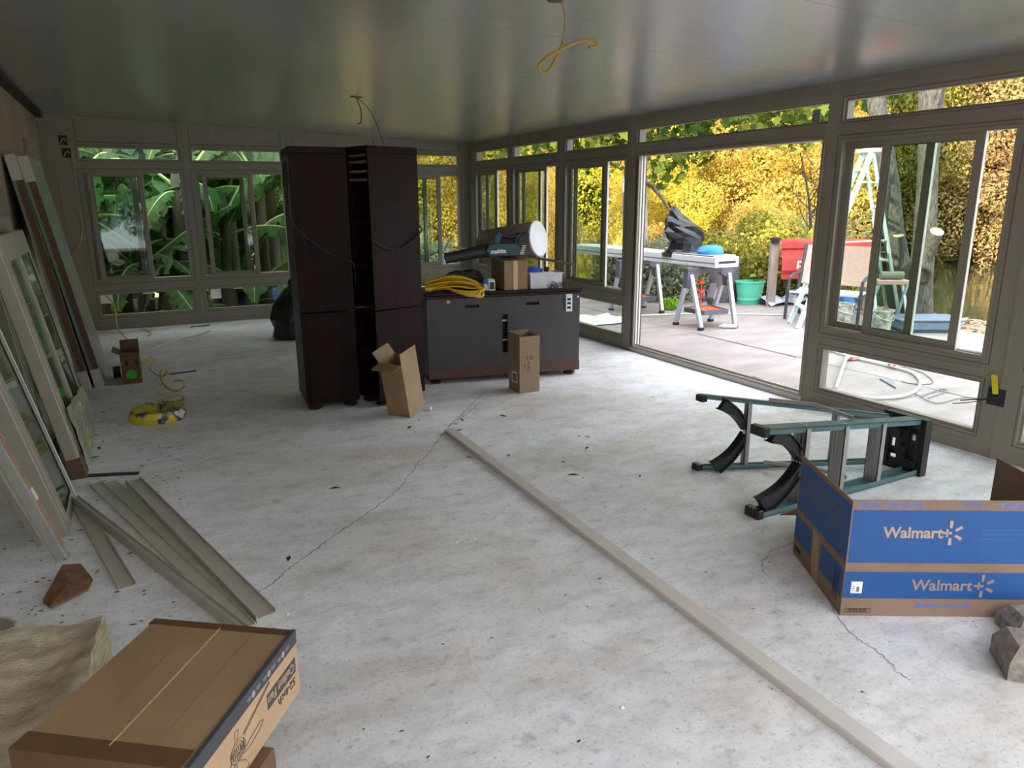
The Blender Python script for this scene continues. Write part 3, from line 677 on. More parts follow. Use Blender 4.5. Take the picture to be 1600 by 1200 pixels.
t1 = big_trunk('tree_trunk', 'thick grey tree trunk with sawn limb and knot hole, right window', [tuple(p) for p in T1], [.20, .155, .14, .125, .15, .18],
          ([tuple(at_range(1446, 405, R1 - .05)), tuple(at_range(1455, 380, R1 - .15)), tuple(at_range(1464, 362, R1 - .25))], [.10, .10, .09]), at_range(1441, 430, R1 - .15), 1)
b = MB(); p = at_range(1456, 150, R1 - .2); q = at_range(1480, 120, R1 - .2); b.tube([tuple(T1[4] + Vector((0, 0, -.3))), tuple(q), tuple(q + Vector((.3, .1, .8)))], .03, 6, rads=[.05, .04, .02]); b.build('branch', M_bark, t1)
R2 = 12.1
T2 = [at_range(x, y, R2) for x, y in ((1412, 500), (1406, 430), (1396, 360), (1390, 290), (1378, 210), (1368, 150), (1362, 70))]
t2 = big_trunk('tree_trunk', 'slimmer curving tree trunk behind the tall white stepladder', [tuple(p) for p in T2], [.20, .16, .14, .13, .12, .12, .11],
          ([tuple(at_range(1402, 400, R2 - .05)), tuple(at_range(1403, 382, R2 - .12)), tuple(at_range(1404, 368, R2 - .16))], [.09, .08, .075]), None, 2)

# shrubs along the bank
def shrub(name, label, px, py, rng, w, h, m, n, size, seed, group=None, shape=DIAMOND, droop=.2, z=None):
    c = at_range(px, py, rng); x, y = c.x, c.y; zz = ground_z(x, y) if z is None else z
    t = thing(name, label, 'bush', (x, y, zz), group)
    rn = random.Random(seed); bl = [(rn.uniform(-w, w) * .55, rn.uniform(-w, w) * .55, h * rn.uniform(.25, .7), w * rn.uniform(.35, .6), w * rn.uniform(.35, .6), h * rn.uniform(.25, .4)) for _ in range(9)]
    link('foliage', cloud('foliage', bl, n, size, seed, m, shape, droop), t)
    b = MB()
    for i in range(9): b.tube([(x + rn.uniform(-.08, .08), y + rn.uniform(-.08, .08), zz - .05), (x + bl[i][0] * .6, y + bl[i][1] * .6, zz + bl[i][2] * .6), (x + bl[i][0], y + bl[i][1], zz + bl[i][2])], .012, 5, rads=[.016, .011, .005])
    b.build('stems', M_bark_d, t); return t
shrub('yellow_shrub', 'yellow-leaved shrub right of the teal tub', 1200, 470, 13.2, .75, 1.35, L_shrub, 4000, .06, 31)
shrub('yellow_shrub', 'yellow-leaved shrub below the red tailgate bench', 1262, 470, 13.4, .85, 1.25, L_shrub, 4500, .06, 32)
shrub('yellow_shrub', 'tall green-and-yellow shrub left of the bench post', 1175, 440, 15.2, .9, 1.6, L_shrub, 5000, .06, 33)
shrub('yellow_shrub', 'yellow shrub behind the dark barrel', 1115, 460, 14.2, .9, 1.2, L_shrub, 4500, .06, 34)
shrub('orange_shrub', 'orange-leaved shrub far left of the bench', 1190, 400, 18, 1.2, 2.4, L_orange, 5000, .09, 35)
shrub('silver_shrub', 'grey-green shrub behind the sawhorse legs', 1058, 460, 12.4, .75, 1.1, L_grey, 6000, .05, 36)
shrub('silver_shrub', 'grey-green shrub left of the maple trunk', 955, 450, 12.8, .6, 1.0, L_grey, 4500, .05, 37)
shrub('green_shrub', 'small bright green plant at the patio edge', 1046, 460, 11.3, .16, .28, leaf_mat('lime_leaf', [(0, Y(.20, .42, .03)), (1, Y(.40, .62, .06))], .4), 350, .06, 38)
shrub('grass_clump', 'tall dry grey-green grass mound beyond the blue bag', 1140, 400, 17.5, 1.7, 1.0, L_dry, 7000, .55, 39, shape=BLADE, droop=-1.5)
shrub('orange_shrub', 'russet shrub behind the black plastic cover', 1010, 420, 17, 1.1, 1.5, L_orange, 4500, .08, 40)
for i, (px, rg_, w, h, m_) in enumerate([(1085, 20, 1.4, 1.5, L_brush), (1130, 21, 1.5, 1.9, L_brush), (1180, 20, 1.4, 2.3, L_brush), (1225, 19.5, 1.4, 2.2, L_olive), (1265, 20, 1.4, 2.5, L_brush), (1020, 20, 1.2, 1.9, L_brush), (700, 19, 1.0, 1.6, L_brush), (755, 18, .8, 1.5, L_olive), (672, 18, .9, 1.4, L_grey)]):
    shrub('dry_brush', ['low dry brush behind the blue bag', 'dry brush left of the bench post, farther back', 'tall dry brush above the teal tub', 'olive brush above the left bench post', 'tall dry brush above the red tailgate', 'dry brush behind the black plastic cover', 'dry brush outside the right pane of the end window', 'olive brush outside the farthest right-wall window', 'grey brush outside the end window beside the tower'][i], px, 420, rg_, w, h, m_, 5000, .075, 60 + i)
b = MB(); c = at_range(1262, 400, 16); zg = ground_z(c.x, c.y); t = thing('bare_sapling', 'thin bare sapling behind the red bench', 'tree', (c.x, c.y, zg)); rn = random.Random(3)
top = Vector((c.x, c.y, zg)); b.tube([top, top + Vector((.05, 0, 1.2)), top + Vector((-.05, .02, 2.2)), top + Vector((-.35, .1, 3.2))], .03, 6, rads=[.045, .04, .03, .012], sub=3); b.build('stem', M_bark_d, t)
b = MB()
for k in range(12):
    z_ = 1.1 + .17 * k; a_ = k * 2.4; r0 = top + Vector((-.03 * k * .3, 0, z_)); b.tube([r0, r0 + Vector((math.cos(a_) * .35, math.sin(a_) * .35, .3)), r0 + Vector((math.cos(a_) * .6, math.sin(a_) * .6, .8))], .01, 4, rads=[.014, .009, .004], sub=2)
b.build('twigs', M_bark_d, t)
# fallen leaves on the bank beyond the patio
r_ = np.random.default_rng(5); n = 2600; C = np.stack([9.2 + 1.9 * r_.random(n) ** .8, 3.5 + 7 * r_.random(n), np.zeros(n)], 1)
C[:, 2] = [ground_z(x, y) + .02 for x, y in C[:, :2]]
a = r_.random(n) * 6.28; t_ = np.stack([np.cos(a), np.sin(a), r_.normal(size=n) * .25], 1); s_ = np.stack([-np.sin(a), np.cos(a), r_.normal(size=n) * .25], 1); sz = .05 + .05 * r_.random(n)
V = C[:, None, :] + sz[:, None, None] * (DIAMOND[None, :, 0, None] * s_[:, None, :] * 1.4 + DIAMOND[None, :, 1, None] * t_[:, None, :]); V[:, :, 2] = np.maximum(V[:, :, 2], C[:, None, 2] - .01)
o_ = link('leaf_litter', mesh_np('leaf_litter', V.reshape(-1, 3), np.arange(n * 4).reshape(n, 4), leaf_mat('fallen_leaf', [(0, Y(.16, .09, .05)), (1, Y(.60, .46, .36)), (.5, Y(.38, .25, .17))], .1, 1)))
tag(o_, 'brown fallen leaves covering the bank past the patio', 'leaves'); stuff(o_)

hd = sempty('added_hedge', (3, -13, -.1), 'unseen hedge added behind the open end to darken pane reflections')  # hedge out of view, added to darken what the end panes reflect
for i in range(7):
    c = link('added_hedge_crown', crowns['green'], hd); c.location = (-7 + 4.2 * i, -.8 * (i % 2), 0); c.scale = (1.0, .8, .62 + .05 * (i % 3)); c.rotation_euler[2] = i
# ---- banana plants outside the end wall
L_ban = leaf_mat('banana_blade', [(0, Y(.035, .085, .035)), (1, Y(.20, .31, .10)), (.5, Y(.085, .175, .06))], .5, .8)
M_rib = mat('banana_midrib', S(150, 176, 96), .5, var=.1)
M_stem = mat('banana_stem', (.05, .065, .03, 1), .7, col2=(.12, .10, .055, 1), scale=4, bump=.3, bscale=12, stretch=(3, 3, .5))
def banana_leaf(seed, Ln, Wd, arch, droop):
    rn = random.Random(seed); b = MB(); rows = 26; g = []; mid = []
    for i in range(rows + 1):
        t = i / rows; x = Ln * t * (1 - .12 * t * droop); z = Ln * (arch * t - droop * t * t * .9)
        mid.append((x, 0, z)); u = max(0, (t - .14) / .86)
        w = Wd * (max(0, math.sin(PI * min(1, u * .96 + .02))) ** .55) if u > 0 else .012
        torn = 1 - (rn.random() < .22) * rn.uniform(.25, .7)
        row = []
        for j in range(-3, 4):
            s = j / 3; sag = abs(s) ** 1.6 * w * (.55 + .25 * math.sin(seed + i)); row.append((x + abs(s) * w * .25 + (rn.uniform(-.02, .02) if abs(s) == 1 else 0), s * w * (torn if abs(s) == 1 else 1), z - sag + (.012 * ((i % 2) * 2 - 1)) * (1 if abs(j) in (2, 3) else 0)))
        g.append(row)
    b.sheet(g); lf = b.build('leaf', L_ban)
    r = MB(); r.tube(mid, .012, 6, rads=[.028 - .022 * i / rows for i in range(rows + 1)]); rb = r.build('midrib', M_rib, lf)
    return lf
protos = [banana_leaf(1, 1.7, .30, .75, .85), banana_leaf(2, 1.9, .34, 1.0, 1.35), banana_leaf(3, 1.3, .26, 1.5, .5), banana_leaf(5, 1.6, .30, .35, .9)]
def banana(x, y, h, n, seed, label):
    rn = random.Random(seed); t = thing('banana_plant', label, 'plant', (x, y, -.13), 'banana plants outside the end wall')
    b = MB(); b.tube([(x, y, -.15), (x + .02, y, h * .5), (x + .05, y + .03, h), (x + .06, y + .04, h + .3)], .1, 10, rads=[.13, .10, .075, .03], sub=3); b.build('stem', M_stem, t, smooth=True)
    for i in range(n):
        p = protos[rn.randrange(4)]; c = dup(p, t); a = i * 2.4 + rn.uniform(-.4, .4) + seed
        c.location = (.04, .02, h + .1 - .05 * i + rn.uniform(-.1, .05)); c.rotation_euler = (rn.uniform(-.35, .35), rn.uniform(-.35, .30), a); s = rn.uniform(.8, 1.15) * (.6 if math.sin(a) < -.25 else 1); c.scale = (s, s, s)
    return t
for i, (x, y, h, n, lab) in enumerate([(-.55, 12.4, 1.7, 9, 'banana plant at the left edge of the left window'), (.05, 12.35, 1.0, 9, 'short banana plant in the middle of the left window'), (.62, 12.5, 1.9, 9, 'banana plant beside the first window post'),
        (1.25, 12.35, 1.4, 9, 'banana plant at the left of the second window'), (1.85, 12.7, 2.1, 9, 'banana plant near the centre of the second window'), (2.5, 12.4, 1.6, 8, 'banana plant at the right of the second window'),
        (-.25, 13.2, 2.3, 9, 'tall banana plant at the back left'), (.9, 13.5, 2.5, 9, 'tall banana plant at the back centre'), (2.2, 13.7, 2.5, 9, 'tall banana plant at the back right'), (-1.1, 13.6, 2.4, 8, 'tall banana plant at the far left back'), (.3, 12.2, .3, 7, 'young banana plant low behind the left window'), (1.55, 12.2, .35, 7, 'young banana plant low behind the second window'), (.4, 14.3, 3.0, 9, 'tallest banana plant, behind all the others left'), (1.6, 14.6, 3.1, 9, 'tallest banana plant, behind all the others right')]):
    o_ = banana(x, y, h, n, i + 1, lab); del o_['group']
for p in protos:
    for ch in list(p.children): bpy.data.objects.remove(ch)
    bpy.data.objects.remove(p)
shrub('green_shrub', 'dark green hedge behind the banana plants, left', 130, 380, 16.5, 1.5, 5.2, L_green, 14000, .12, 51, z=-.2)
shrub('green_shrub', 'dark green hedge behind the banana plants, middle', 260, 380, 16.8, 1.9, 5.4, L_green, 14000, .12, 52, z=-.2)
shrub('green_shrub', 'dark green hedge behind the banana plants, right', 350, 380, 17, 1.8, 4.6, L_green, 12000, .12, 53, z=-.2)
b = MB(); p = fl(430, 468, -.1); rn = random.Random(4)
b.sheet([[(p.x - .9 + .2 * j + rn.uniform(-.03, .03), p.y - .5 + .2 * i, -.11 + .28 * math.sin(PI * i / 6) * (1 - .3 * ((j * 3) % 2)) + rn.uniform(0, .04)) for j in range(11)] for i in range(7)], .01)
tag(b.build('blue_tarp', mat('blue_tarp', S(70, 110, 190), .5, var=.2)), 'rumpled blue tarp on the ground beyond the second window', 'tarp')

# ---- on the patio
M_hgrey = mat('grey_plastic', S(92, 92, 104), .55, var=.08); M_steel = mat('galvanised_leg', S(186, 204, 214), .4, .35, var=.06); M_orange = mat('orange_tray', S(235, 92, 48), .5, var=.08)
fa, fb_, fc, fd = fl(1056, 507, ZP), fl(1095, 516, ZP), fl(1148, 512, ZP), fl(1110, 502, ZP)
HC = (fa + fb_ + fc + fd) / 4; HC.z = ZP; ht = .74
def sawhorse():
    t = thing('sawhorse', 'folding sawhorse with grey head and orange tray, nearer the doorway', 'sawhorse', tuple(HC))
    e = ((fc + fd) / 2 - (fa + fb_) / 2); e.z = 0; e.normalize(); n = Vector((-e.y, e.x, 0))
    hl = .36; c = HC + Vector((0, 0, ht))
    b = MB(); b.bar(c - e * hl + Vector((0, 0, .0)), c + e * hl, .09, .07, bev=.008); b.build('top_beam', M_hgrey, t)
    for s in (-1, 1):
        a0 = c + e * (hl - .10) * s
        b = MB(); b.prism([(-.10 * s, .03), (.10 * s, .03), (.10 * s, -.22), (.02 * s, -.22), (.0, -.10), (-.10 * s, -.05)], a0 + n * -.05, e, (0, 0, 1), n * .10); b.build('leg_bracket', M_hgrey, t)
    for f in (fa, fb_, fc, fd):
        s = 1 if (f - HC).dot(e) > 0 else -1; k = 1 if (f - HC).dot(n) > 0 else -1
        top = c + e * (hl - .06) * s + n * .03 * k + Vector((0, 0, -.05))
        b = MB(); b.bar(tuple(f + Vector((0, 0, .03))), tuple(top), .055, .05, (n.x, n.y, 0), .006); lg = b.build('leg', M_steel, t)
        b = MB(); b.box((f.x - .035, f.y - .03, ZP), (f.x + .035, f.y + .03, ZP + .035), .005); b.build('foot', M_black, lg)
    m = lambda f, k: f + (c - f) * k
    b = MB(); q = [m(fa, .28), m(fb_, .28), m(fc, .28), m(fd, .28)]; z = ZP + .21
    b.add([(p.x, p.y, z) for p in q] + [(p.x, p.y, z + .02) for p in q], [(0, 1, 2, 3), (4, 5, 6, 7), (0, 1, 5, 4), (1, 2, 6, 5), (2, 3, 7, 6), (3, 0, 4, 7)]); b.build('tray', M_orange, t)
    b = MB()
    for i in range(4): b.bar((q[i].x, q[i].y, z + .0), (q[(i + 1) % 4].x, q[(i + 1) % 4].y, z + .0), .03, .06)
    b.build('tray_rim', M_hgrey, t); return t
e_h = ((fc + fd) / 2 - (fa + fb_) / 2); e_h.z = 0; e_h.normalize()
h1 = sawhorse(); fc2 = fl(1034, 489, ZP); dlt = fc2 - fc; dlt.z = 0
h2 = dup(h1); h2.location = h1.location + dlt; h2['label'] = 'folding sawhorse with grey head and orange tray, farther, by the door track'
dn = dlt.normalized(); dw = Vector((-dn.y, dn.x, 0)); zt_ = ZP + ht + .035
bc = HC + Vector((0, 0, 0)); b0 = bc - dn * .32 + Vector((0, 0, zt_ + .085 - ZP)); b0.z = zt_ + .085; b1 = bc + dlt + dn * 1.5; b1.z = zt_ + .085
t = thing('saw_stand', 'long white steel saw stand laid across two sawhorses', 'stand', (b0.x, b0.y, zt_))
b = MB(); b.bar(b0, b1, .40, .13, bev=.006); b.build('body', M_white, t)
b = MB(); b.bar(b0 - dn * .004 + dw * -.14, b0 - dn * .004 + dw * .14, .008, .03); b.build('end_slot', M_black, t)
b = MB(); b.bar(b0 + dn * .0 + dw * .201 + Vector((0, 0, -.01)), b1 + dw * .201 + Vector((0, 0, -.01)), .006, .012); b.bar(b0 - dw * .201 + Vector((0, 0, -.01)), b1 - dw * .201 + Vector((0, 0, -.01)), .006, .012); b.build('side_groove', M_alu, t)
b = MB(); b.bar(b0 + dn * .04 + Vector((0, 0, .075)), b0 + dn * .9 + Vector((0, 0, .075)), .38, .02, bev=.004); b.bar(b0 + dn * .85 + Vector((0, 0, .10)), b0 + dn * 1.05 + Vector((0, 0, .10)), .30, .07, bev=.01); b.build('fence', M_alu, t)
# black plastic over the saw
rn = random.Random(6); rows = [(322, 1050, 1056), (330, 1047, 1063), (338, 1043, 1071), (346, 1040, 1083), (354, 1038, 1095), (362, 1037, 1101), (371, 1039, 1101), (380, 1041, 1097), (388, 1040, 1092), (395, 1036, 1087), (401, 1033, 1082), (405, 1031, 1086)]
rg = math.hypot(bc.x + dlt.x * .35, bc.y + dlt.y * .35); g = []
for (y, xl, xr) in rows:
    c = at_range((xl + xr) / 2, y, rg); hw = (at_range(xr, y, rg) - at_range(xl, y, rg)).length / 2; f2 = Vector((c.x, c.y, 0)).normalized(); s2 = Vector((f2.y, -f2.x, 0)); row = []
    for k in range(13):
        a = 2 * PI * k / 12; rr = hw * (1 + (rn.uniform(-.16, .12) if 0 < k < 12 else 0)); row.append(c + s2 * rr * math.cos(a) + f2 * rr * .75 * math.sin(a) + Vector((0, 0, rn.uniform(-.012, .012))))
    row[12] = row[0]; g.append(row)
g[-1] = [Vector((p.x, p.y, zt_ + .16)) for p in g[-1]]
b = MB(); b.sheet(g); o_ = b.build('plastic_cover', mat('black_plastic_sheet', (.012, .012, .014, 1), .22, var=.2, bump=.25, bscale=12)); tag(o_, 'black plastic sheet tied over a saw on the white stand', 'cover')
p = at_range(1110, 392, rg - .35); b = MB(); b.lathe([(0, .11), (.10, .105), (.17, .08), (.2, .03), (.19, 0), (0, 0)], 14, (p.x, p.y, zt_ + .172), Matrix.Diagonal((1, .7, 1)))
o_ = b.build('blue_bag', mat('blue_vinyl', S(40, 130, 215), .4, var=.15), smooth=True); tag(o_, 'bright blue rounded bag on the white saw stand', 'bag')
# barrel and bin
p = fl(1133, 473, ZP); b = MB(); b.lathe([(.24, 0), (.26, .1), (.27, .45), (.25, .62), (.27, .64), (.27, .68), (.24, .68), (.23, .6), (0, .6)], 18, (p.x + .1, p.y + .2, ZP)); o_ = b.build('barrel', mat('grey_barrel', S(96, 92, 92), .8, var=.25, scale=14), smooth=True); tag(o_, 'weathered grey barrel planter behind the near sawhorse', 'planter')
p = fl(1170, 474, ZP); b = MB(); b.lathe([(.19, 0), (.2, .06), (.205, .065), (.205, .09), (.2, .095), (.235, .33), (.25, .34), (.25, .36), (.225, .36), (.19, .05), (0, .05)], 20, (p.x, p.y, ZP), Matrix.Diagonal((1.05, .8, 1))); o_ = b.build('tub', mat('teal_tub', S(92, 196, 164), .55, var=.08), smooth=True); tag(o_, 'teal plastic tub at the patio edge left of the bench', 'tub')
p = at_range(1114, 448, 11.35); A = Matrix.Rotation(.6, 4, 'Z') @ Matrix.Rotation(.75, 4, 'Y'); b = MB(Matrix.Translation((p.x, p.y, ZP + .215)) @ A); b.box((-.15, -.05, -.15), (.15, .05, .15), .02); tc_ = b.build('tool_case', mat('dark_case', S(74, 68, 72), .5)); tag(tc_, 'dark square tool case tipped on its corner behind the near sawhorse', 'case')
b = MB(Matrix.Translation((p.x, p.y, ZP + .215)) @ A); b.box((-.10, -.055, -.10), (.10, -.05, .10), .002); b.build('front_panel', mat('grey_case_front', S(150, 150, 160), .5), tc_)
p = HC - e_h * .10; b = MB(); b.tube([(p.x, p.y, ZP + .24), (p.x + .02, p.y + .03, ZP + .62)], .012, 7); cl_ = b.build('bar_clamp', mat('red_clamp', S(206, 60, 44), .5)); tag(cl_, 'red clamp standing on the near sawhorse tray', 'clamp')
b = MB(); b.box((p.x - .045, p.y - .02, ZP + .44), (p.x + .05, p.y + .05, ZP + .48), .004); b.box((p.x - .04, p.y - .01, ZP + .56), (p.x + .05, p.y + .05, ZP + .60), .004); b.build('jaw', MATS['red_clamp'], cl_)
# bench made of a tailgate
M_red = mat('faded_red_paint', S(196, 52, 44), .6, col2=S(150, 52, 46), scale=9, bump=.1, bscale=40); M_post = mat('grey_timber', (.30, .25, .20, 1), .9, col2=(.42, .36, .31, 1), scale=4, bump=.3, bscale=20, stretch=(4, 4, .5))
pl = fl(1203, 478, ZP); pr_ = at_range(1352, 470, 12.6); pr_.z = ZP; u = (pr_ - pl); u.z = 0; W_ = u.length; u.normalize(); n = Vector((u.y, -u.x, 0))
if n.dot(-Vector((pl.x, pl.y, 0))) < 0: n = -n
t = thing('tailgate_bench', 'red bench back made from an old truck tailgate between posts', 'bench', tuple((pl + pr_) / 2))
for q in (pl, pr_):
    b = MB(); b.bar(q + Vector((0, 0, -.05)), q + Vector((0, 0, 1.02)), .10, .12, (u.x, u.y, 0), .006); po = b.build('post', M_post, t)
    b = MB(); c = q + Vector((0, 0, 1.02)); b.bar(c, c + Vector((0, 0, .03)), .12, .14, (u.x, u.y, 0), .004); c2 = c + n * .07 - u * .02; b.bar(c2 + Vector((0, 0, -.05)), c2 + Vector((0, 0, .04)), .08, .10, (u.x, u.y, 0), .006); b.build('solar_cap', M_black, po)
sec = [(0, .0), (.012, .07), (.05, .13), (.05, .30), (.02, .34), (.02, .43), (.05, .46), (.06, .55), (.02, .58)]
b = MB(); g = []
for i in range(13):
    s = i / 12; g.append([pl + u * (.06 + (W_ - .12) * s) + n * (.06 + d * .9 + (.16 * (1 - zz / .58))) + Vector((0, 0, .44 + zz + .006 * math.sin(7 * s))) for d, zz in sec])
b.sheet(g, .02); tg = b.build('tailgate', M_red, t)
b = MB(); rn = random.Random(3); M_ltr = mat('chipped_white', S(226, 212, 206), .7)
for s0 in (.22, .44, .64, .82):
    c = pl + u * (.06 + (W_ - .12) * s0) + n * .242 + Vector((0, 0, .635))
    for (dx, dz, w2, h2) in ((-.06, .02, .03, .13), (-.02, .07, .09, .03), (-.02, .0, .06, .026), (.03, .02, .026, .09)): b.bar(c + u * (dx + rn.uniform(-.006, .006)) + Vector((0, 0, dz - h2 / 2)), c + u * dx + Vector((0, 0, dz + h2 / 2)), w2, .004, (n.x, n.y, 0))
b.build('worn_lettering', M_ltr, tg)
# wide sling chair
M_cfr = mat('dark_chair_frame', S(62, 64, 76), .5); M_sling = mat('tan_sling', S(206, 168, 152), .85, var=.08, scale=20)
cf = fl(1226, 498, ZP); cb = fl(1256, 487, ZP); dv = (cb - cf); dv.z = 0; dl = .55; dv.normalize(); wv = Vector((dv.y, -dv.x, 0)); Wc = .95
t = thing('patio_chair', 'wide tan sling patio chair with dark metal frame', 'chair', (cf.x, cf.y, ZP))
for k, nm in ((0, 'left'), (1, 'right')):
    o3 = cf + wv * Wc * k; o3.z = ZP; ub = lambda a, z: tuple(o3 + dv * a + Vector((0, 0, z)))
    b = MB(); b.tube([ub(0, 0), ub(.03, .42), ub(.06, .56), ub(.2, .60), ub(.50, .62)], .022, 7); b.build('arm_rail', M_cfr, t)
    b = MB(); b.tube([ub(.62, 0), ub(.46, .38), ub(.66, 1.0)], .022, 7); b.build('back_post', M_cfr, t)
    b = MB(); b.tube([ub(.02, .38), ub(.46, .36)], .018, 6); b.build('seat_rail', M_cfr, t)
pt = lambda a, w, z: cf + dv * a + wv * w + Vector((0, 0, z - 0)) 
b = MB(); b.sheet([[Vector((*(cf + dv * (.48 + .17 * i / 5 + .03 * math.sin(PI * j / 6)) + wv * (.03 + (Wc - .06) * j / 6)).xy, ZP + .46 + .53 * i / 5)) for j in range(7)] for i in range(6)], .012); b.build('back_sling', M_sling, t)
b = MB(); b.sheet([[Vector((*(cf + dv * (.0 + .46 * i / 5) + wv * (.03 + (Wc - .06) * j / 6)).xy, ZP + .40 - .03 * math.sin(PI * i / 5))) for j in range(7)] for i in range(6)], .03); b.build('seat_sling', mat('pale_sling', S(206, 206, 208), .7), t)
# tall white stepladder
M_lad = mat('white_aluminium', S(196, 214, 206), .45, .2, var=.06)
f1, f2, r1, r2 = fl(1246, 514, ZP), fl(1233, 505, ZP), fl(1405, 493, ZP), fl(1385, 485, ZP)
ap = onY(1357, 236, (f1.y + f2.y + r1.y + r2.y) / 4); dwd = (f2 - f1).normalized() * .16
t = thing('stepladder', 'tall white aluminium stepladder standing open on the patio', 'ladder', tuple((f1 + f2 + r1 + r2) / 4))
a1, a2 = ap - dwd, ap + dwd
for f, a_ in ((f1, a1), (f2, a2)):
    b = MB(); b.bar(f, a_, .075, .03, (0, 1, 0), .004); b.build('front_rail', M_lad, t)
for f, a_ in ((r1, a1), (r2, a2)):
    b = MB(); b.bar(f, a_, .05, .025, (0, 1, 0), .003); b.build('rear_rail', M_lad, t)
for k in range(7):
    s = .11 + .13 * k; p, q = f1 + (a1 - f1) * s, f2 + (a2 - f2) * s; b = MB(); b.bar(p, q, .09, .025, (0, 0, 1), .003); b.build('step', M_lad, t)
for s in (.02, .35, .68): b = MB(); b.bar(r1 + (a1 - r1) * s, r2 + (a2 - r2) * s, .03, .03); b.build('rear_brace', M_lad, t)
b = MB(); b.bar(ap - dwd * 1.25, ap + dwd * 1.25, .20, .05, (0, 0, 1), .01); b.build('top_cap', M_lad, t)
for s in (.48, .82):
    b = MB(); b.bar(f1 + (a1 - f1) * s, r1 + (a1 - r1) * s, .02, .02); b.bar(f1 + (a1 - f1) * s, r1 + (a1 - r1) * s - Vector((0, 0, .001)), .03, .012); b.build('spreader', M_lad, t)
# folding work stand with a grey roll on it
c = at_range(1392, 440, 10.5); t = thing('work_stand', 'small folding work stand with pinkish top beside the stepladder', 'stand', (c.x, c.y, ZP)); wv2 = Vector((.83, -.55, 0)); nv2 = Vector((.55, .83, 0))
b = MB(); b.bar(c - wv2 * .2, c + wv2 * .2, .26, .05, bev=.004); b.build('top', mat('pink_board', S(196, 150, 140), .7), t)
for s in (-1, 1):
    for k in (-1, 1):
        b = MB(); b.bar(c + wv2 * .17 * s + nv2 * .10 * k, Vector((c.x, c.y, ZP)) + wv2 * .2 * s - nv2 * .26 * k, .03, .03); b.build('leg', M_lad, t)
b = MB(); A = wv2.to_track_quat('Z', 'Y').to_matrix(); b.lathe([(0, -.14), (.05, -.14), (.05, .14), (0, .14)], 14, c + Vector((0, 0, .08)), A); tag(b.build('paper_roll', mat('olive_roll', S(126, 124, 104), .8)), 'grey-olive roll lying on the small work stand', 'roll')
# splattered buckets, blue bag, tote, pvc pipe, slate
M_spl = mat('paint_splatter', S(222, 218, 208), .7, col2=S(120, 100, 84), scale=16)
for (px, py, lab) in ((1312, 512, 'paint-splattered bucket seen beside the door-side window frame'), (1372, 524, 'paint-splattered bucket below the small work stand')):
    p = fl(px, py, ZP); b = MB(); b.lathe([(.12, 0), (.14, .30), (.15, .30), (.15, .32), (.13, .32), (.11, .02), (0, .02)], 18, (p.x, p.y, ZP)); bk = b.build('bucket', M_spl, smooth=True); tag(bk, lab, 'bucket')
    b = MB(); b.tube([(p.x - .145, p.y, ZP + .30), (p.x - .13, p.y - .09, ZP + .24), (p.x, p.y - .16, ZP + .2), (p.x + .13, p.y - .09, ZP + .24), (p.x + .145, p.y, ZP + .30)], .004, 5, sub=4); b.build('handle', M_alu, bk)
rn = random.Random(8); p = fl(1326, 496, ZP)
b = MB(); b.lathe([(0, .34), (.08, .33), (.17, .24), (.21, .12), (.18, 0), (0, 0)], 11, (p.x + .25, p.y + .35, ZP)); o_ = b.build('blue_sack', M_ := mat('blue_sack', S(52, 120, 205), .5, var=.25, scale=10, bump=.6, bscale=9)); tag(o_, 'crumpled blue sack under the tan chair', 'bag')
p = fl(1446, 516, ZP); wv3 = Vector((.86, -.5, 0)); b = MB(); c = Vector((p.x, p.y, ZP + .09)); b.bar(c - wv3 * .42, c + wv3 * .35, .45, .18, bev=.05); o_ = b.build('tote', mat('slate_blue_tote', S(110, 124, 142), .5, var=.1)); tag(o_, 'blue-grey lidded tote at the patio edge by the trunks', 'tote')
b = MB(); b.bar(c - wv3 * .44 + Vector((0, 0, .07)), c + wv3 * .37 + Vector((0, 0, .07)), .48, .03, bev=.01); b.build('lid', mat('slate_blue_tote'   , S(110, 124, 142)), o_)
M_pvc = mat('white_pvc', S(212, 222, 214), .4)
def gp(px, py, z=.018): return tuple(fl(px, py, ZP + z))
b = MB(); b.tube([gp(1262, 536), gp(1294, 546), gp(1340, 560), gp(1386, 571), gp(1406, 576), gp(1427, 583), gp(1438, 596), gp(1432, 609), gp(1412, 618), gp(1375, 622), gp(1340, 620)], .014, 8, sub=6); tag(b.build('pvc_pipe', M_pvc), 'curved white plastic pipe lying on the patio', 'pipe')
b = MB(); b.tube([gp(1325, 552, .05), gp(1306, 606)], .014, 8); tag(b.build('pvc_pipe', M_pvc), 'short straight white plastic pipe lying on the patio', 'pipe')
b = MB(); q = [fl(1374, 593, ZP), fl(1396, 595, ZP), fl(1400, 608, ZP)]; b.add([(p.x, p.y, ZP + .004) for p in q] + [(p.x, p.y, ZP + .014) for p in q], [(0, 1, 2), (3, 4, 5), (0, 1, 4, 3), (1, 2, 5, 4), (2, 0, 3, 5)]); tag(b.build('slate_offcut', mat('grey_slate', S(128, 128, 140), .8)), 'triangular grey offcut on the patio inside the pipe loop', 'scrap')
for i, (px, py) in enumerate(((1333, 558), (1400, 570))):
    p = fl(px, py, ZP + .03); b = MB(); b.box((p.x - .07, p.y - .05, ZP + .004), (p.x + .07, p.y + .05, ZP + .05), .01); b.tube([(p.x - .06, p.y, ZP + .05), (p.x - .14, p.y - .05, ZP + .03)], .012, 6); tag(b.build('clamp', mat('pink_clamp', S(206, 150, 138), .6)), ('pinkish clamp on the white pipe near the short straight pipe', 'pinkish clamp on the white pipe where it starts to curve')[i], 'clamp')
M_wire = mat('thin_wire', S(92, 86, 84), .5)
